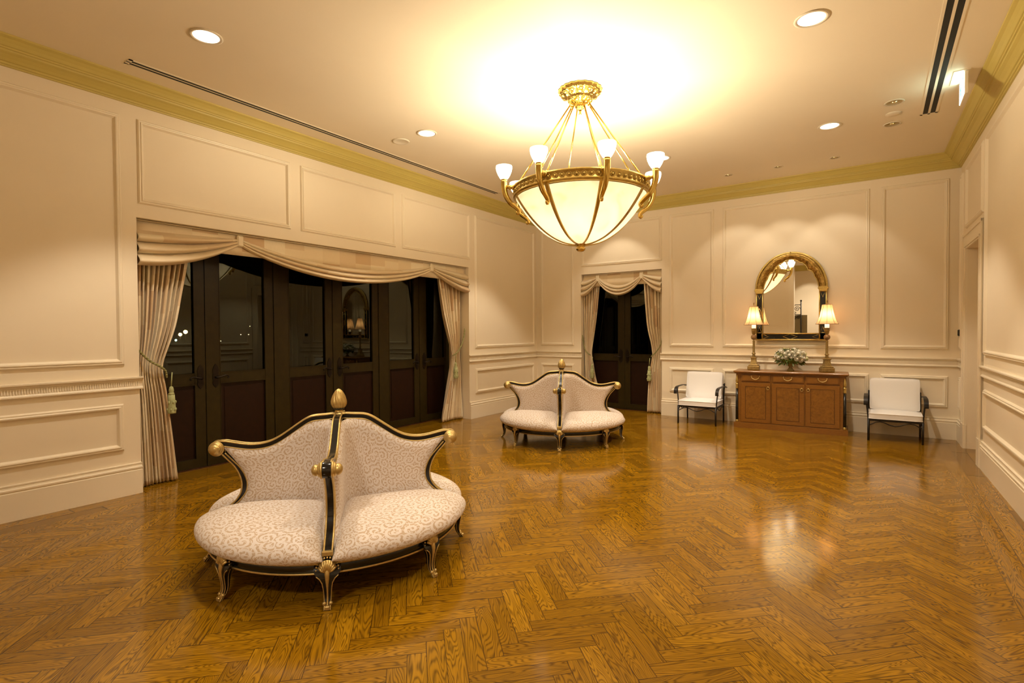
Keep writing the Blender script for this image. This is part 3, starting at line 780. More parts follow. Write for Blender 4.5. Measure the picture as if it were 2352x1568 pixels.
sofa.location=(-3.07,2.336,0); sofa.rotation_euler=(0,0,R(-42.2))
dup(sofa,(-3.63,6.50,0),R(-63),'round four-seat cream damask settee standing farther back before the corner')
for o in COL.objects:
    if o.name.startswith('round_settee'): o['group']='round damask settees'

# ------------------------------------------------------------------ chandelier
ch=thing('chandelier','large alabaster bowl chandelier with gold frame and eight opal glass cups','chandelier',(-2.37,4.636,ZC))
cz=lambda z:z-ZC
def bowl_z(r): return 2.338+.46*(r/.635)**2.3
mb=MB(); pr=[(.625*math.sin(i/20*PI/2)**1.0,0) for i in range(21)]; pr=[(r,cz(bowl_z(r))) for r,_ in pr]; pin=[(max(r-.02,0),z+.02) for r,z in pr][::-1]
mb.lathe(pr,64); bowl=mb.build('bowl',M['bowl'],ch)
mb=MB(); mb.lathe([(.628,cz(2.79)),(.652,cz(2.795)),(.655,cz(2.81)),(.645,cz(2.82)),(.645,cz(2.862)),(.658,cz(2.872)),(.660,cz(2.888)),(.645,cz(2.892)),(.615,cz(2.885)),(.615,cz(2.80)),(.628,cz(2.79))],96); ring=mb.build('ring_band',M['gold'],ch)
mb=MB()
for i in range(64):
    a=2*PI*i/64+.03; r=.647; c_=Vector((r*math.cos(a),r*math.sin(a),cz(2.841)))
    tg=Vector((-math.sin(a),math.cos(a),0))
    pts=[c_+tg*(.021*math.cos(w))+Zv*(.021*1.0*math.sin(w)) for w in [2*PI*j/10 for j in range(10)]]
    mb.tube(pts,.0042,5,closed=True)
    mb.sph(c_,.013,8,(1,1,1.1))
mb.build('egg_ornament',M['gold'],ring)
for k in range(8):
    a=R(-90.9+45*k); Rz=Matrix.Rotation(a,4,'Z')
    mb=MB(); vs=[];fs=[];NS=22
    for i in range(NS+1):
        r=.635*(1-i/NS*.98); z=cz(bowl_z(min(r,.625))) if r<.625 else cz(2.80); w=.006+.017*(r/.635)**1.3; h=.010
        for y,o_ in ((-w,0),(w,0),(w*.7,h),(-w*.7,h)): vs.append(Rz@Vector((r+o_*.8*(r/.635),y,z-o_*(1.2-.7*r/.635))))
    for i in range(NS):
        for j in range(4): fs.append((i*4+j,i*4+(j+1)%4,i*4+4+(j+1)%4,i*4+4+j))
    mb.add(vs,fs,False); mb.build('rib',M['gold'],ch)
    arm=MB()
    hp=catmull([(.75,0,cz(2.925)),(.750,0,cz(2.86)),(.735,0,cz(2.79)),(.695,0,cz(2.725)),(.645,0,cz(2.685)),(.612,0,cz(2.655)),(.606,0,cz(2.632)),(.618,0,cz(2.620)),(.632,0,cz(2.632)),(.626,0,cz(2.646))],5)
    NH=len(hp); arm.tube([Rz@p for p in hp],[.026*(1-i/NH)**.75+.0045 for i in range(NH)],12)
    Mx=Rz@Matrix.Translation((.645,0,cz(2.868)))@Matrix.Rotation(PI/2,4,'Y')
    arm.lathe([(.018,0),(.018,.01),(.026,.016),(.026,.026),(.017,.032),(.024,.042),(.024,.054),(.015,.062),(.015,.10)],16,Mx)
    arm.lathe([(.0,cz(2.905)),(.027,cz(2.91)),(.031,cz(2.935)),(.028,cz(2.945)),(0,cz(2.945))],20,Rz@Matrix.Translation((.75,0,0)))
    ao=arm.build('arm',M['brass'],ch)
    cup=MB(); cup.lathe([(.026,cz(2.935)),(.040,cz(2.95)),(.058,cz(2.98)),(.072,cz(3.015)),(.078,cz(3.045)),(.076,cz(3.064)),(.070,cz(3.066)),(.070,cz(3.045)),(.062,cz(3.01)),(.045,cz(2.97)),(.0,cz(2.955))],28,Rz@Matrix.Translation((.75,0,0)))
    cup.build('glass_cup',M['cupglass'],ao)
    rod=MB(); rod.tube([Rz@Vector((.085,.0,cz(3.70))),Rz@Vector((.628,0,cz(2.885)))],.0075,8); rod.sph(Rz@Vector((.622,0,cz(2.895))),.016,10); rod.sph(Rz@Vector((.092,0,cz(3.69))),.016,10); rod.build('suspension_rod',M['brass'],ch)
mb=MB()
mb.lathe([(.0,0),(.205,0),(.210,-.012),(.198,-.022),(.200,-.034),(.185,-.046),(.160,-.052),(.150,-.066),(.128,-.072),(.120,-.078),(.120,-.098),(.110,-.108),(.085,-.115),(.060,-.128),(.050,-.150),(.052,-.160),(.040,-.176),(.020,-.19),(.014,-.196),(.010,-.22),(.014,-.226),(.014,-.236),(.0,-.24)],64,flute=lambda w,z:1+(.035*math.sin(20*w) if z>-.06 else .05*math.sin(10*w)))
for k in range(12):
    a=k*PI/6; mb.sph((.165*math.cos(a),.165*math.sin(a),-.045),.028,10,(1,1,.7)); mb.sph((.100*math.cos(a+.26),.100*math.sin(a+.26),-.10),.022,8)
mb.build('canopy',M['brass'],ch)
mb=MB(); mb.lathe([(0,cz(2.352)),(.06,cz(2.346)),(.062,cz(2.338)),(.040,cz(2.330)),(.034,cz(2.322)),(.036,cz(2.312)),(.045,cz(2.306)),(.044,cz(2.290)),(.030,cz(2.276)),(0,cz(2.268))],28,flute=lambda w,z:1+.05*math.sin(10*w)); mb.build('bottom_finial',M['brass'],ch)
lamp('chandelier_bulbs','POINT',(0,0,cz(2.80)),185,(1.,.835,.58),ch,.20)
for k in range(8):
    a=R(-90.9+45*k); lamp('cup_bulb','POINT',(.75*math.cos(a),.75*math.sin(a),cz(3.085)),3.8,(1.,.84,.60),ch,.05)

# ------------------------------------------------------------------ downlights
DLC=(1.,.87,.69)
def downlight(label,x,y,power,cone=92,r=.095,lit=True):
    t=thing('downlight',label,'ceiling light',(x,y,ZC),0,'recessed ceiling downlights')
    mb=MB(); mb.lathe([(r+.022,0),(r+.024,-.006),(r+.012,-.009),(r,-.006),(r-.002,0)],32); mb.build('trim_ring',M['spring'] if lit else M['reflector'],t)
    mb=MB(); mb.lathe([(0,-.001),(r-.002,-.001),(r-.002,-.004),(0,-.004)],32); mb.build('lens',M['lens'],t)
    lamp('downlight_beam','SPOT',(0,0,-.02),power,DLC,t,.05 if cone<100 else .28,spot_size=R(cone),spot_blend=.35)
    return t
DP=88
downlight('lit recessed ceiling downlight nearest the left end of the slot vent by the wide doors',-4.34,2.105,DP)
downlight('lit recessed ceiling downlight beside the round ceiling speaker',-4.35,4.59,DP)
downlight('lit recessed ceiling downlight at the top right, largest in view',-.41,4.588,DP)
downlight('lit recessed ceiling downlight above the right half of the sideboard wall',-.45,7.10,DP)
downlight('lit recessed ceiling downlight right of the chandelier cups',-2.40,7.088,DP)
downlight('lit recessed ceiling downlight hidden behind the chandelier cups',-4.35,7.10,DP)
downlight('lit recessed ceiling downlight over the front settee, above the frame',-2.40,2.10,DP*.6)
downlight('lit recessed ceiling downlight over the near right part of the floor, above the frame',-.41,2.10,DP*.7)
downlight('added ceiling downlight over the foyer behind the camera, front light for the settees',-1.0,-1.4,DP*2.4,150)  # unseen lamp, added as wide front light for the settee backs and foyer
def washer(label,x,y,power,lit=True):
    t=thing('spotlight',label,'ceiling light',(x,y,ZC),0,'small gold-lined ceiling spotlights')
    mb=MB(); mb.lathe([(.062,0),(.064,-.004),(.052,-.006),(.048,0)],28); mb.build('trim_ring',M['spring'],t)
    mb=MB(); mb.lathe([(.050,-.003),(.046,-.0015),(.020,-.0012),(0,-.0012)],28); mb.build('reflector',M['reflector'],t)
    if lit:
        l=lamp('spotlight_beam','SPOT',(0,0,-.015),power,DLC,t,.03,spot_size=R(78),spot_blend=.4)
        l.rotation_euler=(R(16),0,0)
    return t
WP=13
washer('small gold-lined spotlight right of the row of three before the sideboard wall',-.474,8.451,WP)
washer('small gold-lined spotlight in the middle of the row of three before the sideboard wall',-1.162,8.448,WP)
washer('small gold-lined spotlight left of the row of three before the sideboard wall',-1.841,8.452,WP)
for fx,side in ((-2.0,'left'),(-.7,'right')):
    dup_=washer('added spotlight brightening the rear foyer wall, '+side+' of the two there',fx,-2.75,26); dup_.rotation_euler=(0,0,PI)  # unseen pair, added to brighten the foyer wall reflected in the mirror
washer('small gold-lined spotlight in front of the narrow curtained doors, behind the chandelier',-3.91,8.45,WP*1.5)
def canlight(label,x,y):
    t=thing('spotlight',label,'ceiling light',(x,y,ZC),0,'gold-lined ceiling spotlights beside the slot vent')
    mb=MB(); mb.lathe([(.088,0),(.09,-.005),(.074,-.007),(.068,0)],32); mb.build('trim_ring',M['spring'],t)
    mb=MB(); mb.lathe([(.070,-.005),(.060,-.0022),(.022,-.0014),(0,-.0014)],32); mb.build('reflector',M['reflector'],t)
canlight('gold-lined unlit spotlight nearest the right slot vent, front of the pair',.143,6.761)
canlight('gold-lined unlit spotlight behind the small sprinkler plate, rear of the pair',.14,7.461)
mb=MB(); mb.lathe([(0,-.014),(.03,-.014),(.045,-.010),(.07,-.006),(.075,0)],28); o=mb.build('sprinkler_plate',M['spring']); o.location=(.144,7.109,ZC); tag(o,'small round white sprinkler plate between the two gold-lined spotlights','sprinkler')
mb=MB(); mb.lathe([(0,-.006),(.08,-.008),(.088,-.012),(.10,-.010),(.105,0)],32); o=mb.build('ceiling_speaker',M['spring']); o.location=(-4.786,4.596,ZC); tag(o,'flat round cream ceiling speaker left of a lit downlight','speaker')
# slot vents
def slot(label,x0,x1,y0,y1):
    t=thing('slot_vent',label,'vent',((x0+x1)/2,(y0+y1)/2,ZC))
    cx=(x0+x1)/2; w=(x1-x0)
    mb=MB(); L=(y1-y0)/2
    for a,b_ in ((-w/2,-w*.36),(-w*.07,w*.07),(w*.36,w/2)): mb.box(a,b_,-L,L,-.0045,0)
    for s in (-1,1): mb.box(-w/2,w/2,min(s*L,s*(L-.03)),max(s*L,s*(L-.03)),-.0045,0)
    mb.build('frame',M['ceiling'],t)
    mb=MB(); mb.box(-w*.36,w*.36,-L+.01,L-.01,-.0035,0); mb.build('slot_void',M['slot'],t)
slot('long thin two-slot air vent in the ceiling along the wide doors wall',-5.335,-5.225,1.90,7.28)
slot('long black two-slot air vent in the ceiling along the right wall',.385,.535,2.2,7.34)
# exit sign
ex=thing('exit_sign','white lit exit sign with green running figure hanging from the ceiling at the right wall','sign',(.66,6.44,ZC))
mb=MB(); mb.cbox((.0,0,-.115),(.014,.17,.10),None,.004); mb.box(-.09,.03,-.17,.17,-.006,0); mb.build('housing',M['spring'],ex)
mb=MB(); mb.box(-.0175,-.0145,-.165,.165,-.21,-.02); mb.build('lit_face',M['signface'],ex)
mb=MB()
def sg(poly): mb.prism(poly,lambda a,b_,d:Vector((d,-a,b_-.115)),-.0205,-.0176)
sg([(-.06+.014*math.cos(w),.06+.014*math.sin(w)) for w in [2*PI*i/12 for i in range(12)]])
sg([(-.085,.045),(-.055,.04),(-.035,.0),(-.06,-.015)]); sg([(-.06,-.01),(-.03,-.01),(-.01,-.04),(-.01,-.075),(-.03,-.075),(-.03,-.045)]); sg([(-.06,-.01),(-.045,-.02),(-.075,-.06),(-.11,-.06),(-.11,-.045),(-.085,-.045)])
sg([(-.085,.045),(-.08,.03),(-.11,.0),(-.12,.01)]); sg([(-.055,.04),(-.06,.025),(-.02,.015),(-.015,.03)])
sg([(.03,-.08),(.045,-.08),(.045,.075),(.03,.075)]); sg([(.03,.075),(.12,.075),(.12,.06),(.03,.06)]); sg([(.105,.075),(.12,.075),(.12,-.08),(.105,-.08)])
mb.build('running_figure',M['signgreen'],ex)
# wall switch
mb=MB(); wbox(mb,FR,.085,.175,1.40,1.485,0,.035); o=mb.build('wall_switch',M['switch']); tag(o,'small grey wall switch box high beside the right door opening','switch')
mb=MB(); wbox(mb,FR,.175,.18,1.40,1.485,.002,.036); wbox(mb,FR,.11,.178,1.408,1.478,.0345,.037); mb.build('dark_face',M['slot'],o)

# ------------------------------------------------------------------ sideboard
sb=thing('sideboard','reddish wooden sideboard with three doors below three drawers under the arched mirror','sideboard',(-1.058,8.697,0),R(2.7))
W2=.742; D=.46; H=.878
mb=MB(); mb.box(-W2-.004,W2+.004,-.004,D,0,.078); mb.box(-W2+.004,W2-.004,.004,D,.078,.086); mb.build('plinth',M['mahog'],sb)
mb=MB(); mb.box(-.705,.705,.025,D-.01,.086,.835); mb.box(-W2+.02,W2-.02,.05,D-.01,.086,.835); mb.build('body',M['mahog'],sb)
mb=MB(); mb.cbox((0,D/2-.008,.861),(W2+.012,D/2+.02,.015),None,.010); mb.box(-W2+.006,W2-.006,.0,D,.835,.848); mb.build('top',M['mahog'],sb)
xs=[-.655,-.228,.215,.655]
hd=.028
for k in range(3):
    a,b_=xs[k]+.006,xs[k+1]-.006
    dr=MB(); dr.cbox(((a+b_)/2,hd-.012,.768),((b_-a)/2-.008,.012,.052),None,.003); dro=dr.build('drawer',M['mahog'],sb)
    m=MB()
    for z in (.724,.812): m.box(a+.02,b_-.02,hd-.0255,hd-.0238,z,z+.003)
    for x in (a+.02,b_-.023): m.box(x,x+.003,hd-.0255,hd-.0238,.724,.815)
    m.build('inlay_line',M['inlay'],dro)
    cx=(a+b_)/2; m=MB(); m.tube(catmull([(cx-.055,hd-.04,.792),(cx-.045,hd-.046,.768),(cx,hd-.05,.748),(cx+.045,hd-.046,.768),(cx+.055,hd-.04,.792)],5),.0055,8)
    for s in (-1,1): m.tube([(cx+s*.055,hd-.024,.792),(cx+s*.055,hd-.044,.792)],.008,10); m.sph((cx+s*.055,hd-.044,.796),.009,8)
    m.build('drawer_pull',M['goldpale'],dro)
    d=MB(); d.cbox(((a+b_)/2,hd-.010,.396),((b_-a)/2-.003,.012,.302),None,.003); do=d.build('door',M['mahog'],sb)
    m=MB(); pa,pb,pc,pd=a+.065,b_-.065,.150,.640; m.box(pa,pb,hd-.0235,hd-.0215,pc,pd); m.build('burl_panel',M['burl'],do)
    m=MB()
    for z in (pc,pd-.005): m.box(pa,pb,hd-.0245,hd-.022,z,z+.005)
    for x in (pa,pb-.005): m.box(x,x+.005,hd-.0245,hd-.022,pc,pd)
    m.build('inlay_line',M['inlay'],do)
    kx=(b_-.035) if k<2 else (a+.035); m=MB()
    m.tube([(kx+.019*math.cos(w),hd-.034,.622+.019*math.sin(w)) for w in [2*PI*i/20 for i in range(20)]],.0045,6,closed=True); m.tube([(kx,hd-.02,.643),(kx,hd-.036,.643)],.009,10); m.build('ring_pull',M['goldpale'],do)
for s in (-1,1):
    x=s*.705
    m=MB(); m.lathe([(.020,.118),(.0195,.3),(.017,.60)],20,Matrix.Translation((x,.022,0))); m.build('column',M['black'],sb)
    m=MB(); T=Matrix.Translation((x,.022,0)); m.lathe([(.022,.086),(.024,.098),(.020,.104),(.023,.112),(.020,.120)],20,T); m.lathe([(.018,.600),(.022,.606),(.020,.614),(.019,.650),(.024,.668),(.020,.680),(.012,.684)],16,T); m.lathe([(.010,.69),(.021,.705),(.019,.735),(.012,.775),(.004,.80),(0,.812)],12,T); m.build('column_mount',M['gold'],sb)
# ------------------------------------------------------------------ table lamps
def lampth(label,x,y,rz):
    t=thing('table_lamp',label,'lamp',(x,y,H),rz,'pair of candlestick lamps on the sideboard')
    m=MB(); m.cbox((0,0,.030),(.084,.070,.030),None,.006); m.build('base',M['stone'],t)
    m=MB(); m.cbox((0,0,.066),(.060,.055,.008),None,.003)
    for s in (-1,1):
        for q_ in (-1,1): m.sph((s*.062,q_*.052,.070),.013,8)
    def sq(prof):
        vs=[];fs=[]
        for h_,z in prof: vs+=[(-h_,-h_,z),(h_,-h_,z),(h_,h_,z),(-h_,h_,z)]
        for i in range(len(prof)-1):
            for j in range(4): fs.append((i*4+j,i*4+(j+1)%4,i*4+4+(j+1)%4,i*4+4+j))
        fs+=[(0,1,2,3),tuple(len(vs)-4+j for j in (3,2,1,0))]; m.add(vs,fs,False)
    sq([(.060,.074),(.048,.085),(.043,.11),(.036,.15),(.036,.175),(.044,.180),(.044,.192),(.030,.200),(.018,.206)])
    m.build('pedestal',M['stone'],t)
    m=MB(); m.lathe([(.018,.20),(.026,.215),(.018,.232),(.030,.252),(.030,.258),(.020,.264),(.0185,.27),(.0165,.43),(.018,.44),(.020,.446),(.012,.456),(.012,.47)],20,flute=lambda w,z:1+(.04*math.sin(8*w) if .27<z<.43 else 0)); m.build('column',M['stone'],t)
    m=MB(); m.sph((0,0,.508),.044,20); m.build('ball',M['ball'],t)
    m=MB(); m.lathe([(.014,.548),(.024,.556),(.030,.575),(.030,.598),(.037,.602),(.037,.610),(.032,.614),(.040,.640),(.042,.645),(.0,.645)],22); m.build('candle_cup',M['stone'],t)
    m=MB(); m.lathe([(.030,.645),(.030,.70),(.0,.70)],20); m.build('candle_sleeve',M['sleeve'],t)
    # six sided bell shade
    prof=[(.146,.700),(.128,.728),(.112,.765),(.098,.81),(.085,.865),(.074,.92),(.064,.985)]
    ns=8; m=MB(); vs=[];fs=[];sub=6
    for r,z in prof:
        for j in range(ns):
            a0=2*PI*j/ns+PI/8; a1=2*PI*(j+1)/ns+PI/8
            for q_ in range(sub):
                f_=q_/sub; vs.append((r*((1-f_)*math.cos(a0)+f_*math.cos(a1)),r*((1-f_)*math.sin(a0)+f_*math.sin(a1)),z))
    Nn=ns*sub
    for i in range(len(prof)-1):
        for j in range(Nn): fs.append((i*Nn+j,i*Nn+(j+1)%Nn,(i+1)*Nn+(j+1)%Nn,(i+1)*Nn+j))
    m.add(vs,fs,True); sh=m.build('lamp_shade',M['shade'],t)
    m=MB()
    for j in range(ns):
        a0=2*PI*j/ns+PI/8; m.tube([(r*math.cos(a0),r*math.sin(a0),z) for r,z in prof],.0022,5)
    for r,z in (prof[0],prof[-1]): m.tube([(r*math.cos(2*PI*j/ns+PI/8),r*math.sin(2*PI*j/ns+PI/8),z) for j in range(ns)],.003,5,closed=True)
    m.build('shade_trim',M['shaderib'],sh)
    m=MB(); m.tube([(0,0,.70),(0,0,1.02)],.003,6); m.lathe([(.004,1.0),(.009,1.012),(.007,1.024),(.010,1.034),(.0,1.052)],12); m.build('finial',M['stone'],t)
    lamp('lamp_bulb','POINT',(0,0,.83),1.7,(1.,.68,.36),t,.022)
    return t
L1=lampth('brass candlestick lamp with glowing bell shade standing left of the flowers',-1.572,8.955,R(2.7))
L2=lampth('brass candlestick lamp with glowing bell shade standing right of the flowers',-.590,8.995,R(25))
# ------------------------------------------------------------------ urn and flowers
m=MB(); m.lathe([(.052,0),(.052,.012),(.045,.018),(.030,.035),(.022,.055),(.024,.062),(.034,.072),(.052,.095),(.060,.125),(.064,.130),(.058,.132),(.050,.11),(.0,.10)],28); o=m.build('urn',M['urn']); o.location=(-1.06,8.955,H); tag(o,'small mossy stone urn holding flowers in the middle of the sideboard','urn')
bq=thing('flower_bouquet','round bouquet of white roses and small blooms with leaves in the urn','flowers',(-1.06,8.955,H+.12))
def rose_mesh(r,mt,name):
    m=MB()
    for L_ in range(3):
        npet=5+L_; rr=r*(.45+.28*L_)
        for k in range(npet):
            a0=2*PI*k/npet+L_*.5
            def P(u,v):
                a=a0+(u-.5)*2*PI/npet*1.35; q_=rr*(.25+.75*math.sin(v*PI*.55)); return Vector((q_*math.cos(a),q_*math.sin(a),r*(-.35+1.0*v-.25*L_*v-.08*abs(u-.5))))
            m.grid(P,4,4)
    m.sph((0,0,r*.25),r*.42,8)
    return m
mesh_r={}
for nm,r,mt in (('rose',.042,'petal'),('hydrangea_bloom',.030,'petal2'),('pink_rose',.030,'petalp'),('small_bloom',.022,'petal')):
    o=rose_mesh(r,mt,nm).build(nm,M[mt],bq,recalc=False); mesh_r[nm]=o
fr_=random.Random(3); first={k:True for k in mesh_r}
pos=[]
NB=74
for i in range(NB):
    f_=(i+.5)/NB; zz=1-1.25*f_; a=i*2.39996; s_=math.sqrt(max(0,1-zz*zz)) if abs(zz)<1 else 0
    p=Vector((.215*s_*math.cos(a),.150*s_*math.sin(a),.085+.125*zz if zz>0 else .085+.10*zz)); p*=fr_.uniform(.86,1.06)
    nm=fr_.choices(['rose','hydrangea_bloom','small_bloom'],[5,3,3])[0]
    if i in (2,): nm='pink_rose'
    o=mesh_r[nm]
    if first[nm]: first[nm]=False
    else: o=o.copy(); COL.objects.link(o)
    o.location=p; nrm=Vector((s_*math.cos(a),s_*math.sin(a),max(zz,-.2)+.15)).normalized(); o.rotation_mode='QUATERNION'; o.rotation_quaternion=nrm.to_track_quat('Z','Y'); o.scale=(fr_.uniform(.85,1.2),)*3
m=MB()
for i in range(230):
    a=fr_.uniform(0,2*PI); el=fr_.uniform(-.75,1.1); L_=fr_.uniform(.05,.085); d=Vector((math.cos(a)*math.cos(el),math.sin(a)*math.cos(el)*.75,math.sin(el)))
    b0=Vector((.17*d.x,.16*d.y,.075+.10*d.z)); sd=d.cross(Vector((fr_.uniform(-1,1),fr_.uniform(-1,1),fr_.uniform(-1,1)))).normalized()*.014
    dd=(d+Vector((0,0,-.25))).normalized()
    m.add([b0,b0+dd*L_*.5+sd,b0+dd*L_,b0+dd*L_*.5-sd],[(0,1,2),(0,2,3)],False)
m.sph((0,0,.06),.13,14,(1.25,.9,.62))
m.build('foliage',M['leaf'],bq,kind='stuff')

# ------------------------------------------------------------------ mirror
mi=thing('wall_mirror','arched gothic wall mirror in a gold and black frame above the sideboard','mirror',(-1.093,YB,0))
yf=-.055
inn=[(.385,1.44),(.385,2.12),(.372,2.20),(.350,2.265),(.325,2.305),(.318,2.335),(.298,2.375),(.262,2.40),(.235,2.405),(.228,2.44),(.200,2.485),(.158,2.520),(.112,2.535),(.100,2.552),(.060,2.572),(0,2.585)]
def full(p): return p+[(-a,b_) for a,b_ in reversed(p) if a>0]
m=MB(); poly=full(inn); m.prism(poly,lambda a,b_,d:Vector((a,d,b_)),-.030,-.028); m.build('mirror_glass',M['mirror'],mi)
# outer arch, sampled to match the inner line
oa=[(.487,2.12),(.487,2.17),(.478,2.25),(.455,2.34),(.415,2.43),(.36,2.51),(.29,2.58),(.21,2.635),(.12,2.670),(.05,2.684),(0,2.688)]
ocm=[(p.x,p.y) for p in catmull([(a,b_,0) for a,b_ in oa],6)]; ia=[p for p in inn if p[1]>=2.12]; icm=[]
def resample(P,N):
    L_=[0]
    for a,b_ in zip(P,P[1:]): L_.append(L_[-1]+math.hypot(b_[0]-a[0],b_[1]-a[1]))
    out=[]
    for i in range(N+1):
        s_=L_[-1]*i/N; k=max(j for j in range(len(L_)) if L_[j]<=s_+1e-9); k=min(k,len(P)-2); f_=(s_-L_[k])/(L_[k+1]-L_[k]); out.append((P[k][0]+(P[k+1][0]-P[k][0])*f_,P[k][1]+(P[k+1][1]-P[k][1])*f_))
    return out
NA=48; oc=resample(ocm,NA); ic=resample(ia,NA)
m=MB()
for sx in (1,-1):
    vs=[];fs=[]
    for (a,b_),(c_,d_) in zip(oc,ic):
        vs+=[Vector((sx*a,0,b_)),Vector((sx*a,yf,b_)),Vector((sx*(a*.5+c_*.5),yf-.012,(b_+d_)/2)),Vector((sx*c_,-.032,d_)),Vector((sx*c_,-.0,d_))]
    for i in range(NA):
        for j in range(4): fs.append((i*5+j,i*5+j+1,i*5+j+6,i*5+j+5))
    m.add(vs,fs,True)
arch=m.build('arch_frame',M['mottled'],mi)
m=MB()
for sx in (1,-1):
    m.tube([Vector((sx*a,yf+.01,b_)) for a,b_ in oc],.014,10); m.tube([Vector((sx*(a*.93+c_*.07),yf-.004,b_*.93+d_*.07)) for (a,b_),(c_,d_) in zip(oc,ic)],.006,6); m.tube([Vector((sx*a,-.036,b_)) for a,b_ in ic],.008,8)
    m.tube([Vector((sx*(a*.72+c_*.28),yf-.008,b_*.72+d_*.28)) for (a,b_),(c_,d_) in zip(oc,ic)],.005,6)
m.build('arch_rim',M['gold'],arch)
for sx in (1,-1):
    m=MB(); m.box(min(sx*.385,sx*.487),max(sx*.385,sx*.487),yf,0,1.345,2.085); c_o=m.build('column',M['black'],mi)
    g=MB()
    for x in (.392,.480): g.tube([Vector((sx*x,yf-.002,1.35)),Vector((sx*x,yf-.002,2.085))],.010 if x>.45 else .009,8)
    def seg(pts): g.tube([Vector((sx*a,yf-.002,b_)) for a,b_ in pts],.0042,5)
    seg([(.405,2.07),(.436,1.985),(.468,2.07)]); seg([(.405,2.072),(.468,2.072)])
    seg([(.405,1.455),(.436,1.545),(.468,1.455)]); seg([(.405,1.452),(.468,1.452)])
    seg([(.436,1.84),(.465,1.76),(.436,1.68),(.407,1.76),(.436,1.84)])
    g.build('gilt_inlay',M['gold'],c_o)
    g=MB(); vs=[]
    for z0,z1,w in ((2.075,2.090,.052),(2.090,2.112,.058),(2.112,2.130,.070),(2.130,2.145,.062)): g.cbox((sx*.440,yf/2-.010,(z0+z1)/2),(w,-yf/2+.014*w/.06,(z1-z0)/2+.001),None,.004)
    g.build('capital',M['gold'],mi)
m=MB(); m.box(-.487,.487,yf,0,1.345,1.440); rl=m.build('bottom_rail',M['black'],mi)
g=MB(); g.tube([(-.495,yf-.004,1.343),(.495,yf-.004,1.343)],.013,8); g.tube([(-.39,yf-.004,1.437),(.39,yf-.004,1.437)],.010,8)
def seg2(pts): g.tube([Vector((a,yf-.002,b_)) for a,b_ in pts],.0042,5)
seg2([(-.10,1.39),(0,1.43),(.10,1.39),(0,1.352),(-.10,1.39)])
for sx in (1,-1):
    seg2([(sx*.40,1.43),(sx*.40,1.352)]); seg2([(sx*.395,1.43),(sx*.30,1.39),(sx*.395,1.352)])
g.build('gilt_inlay',M['gold'],rl)

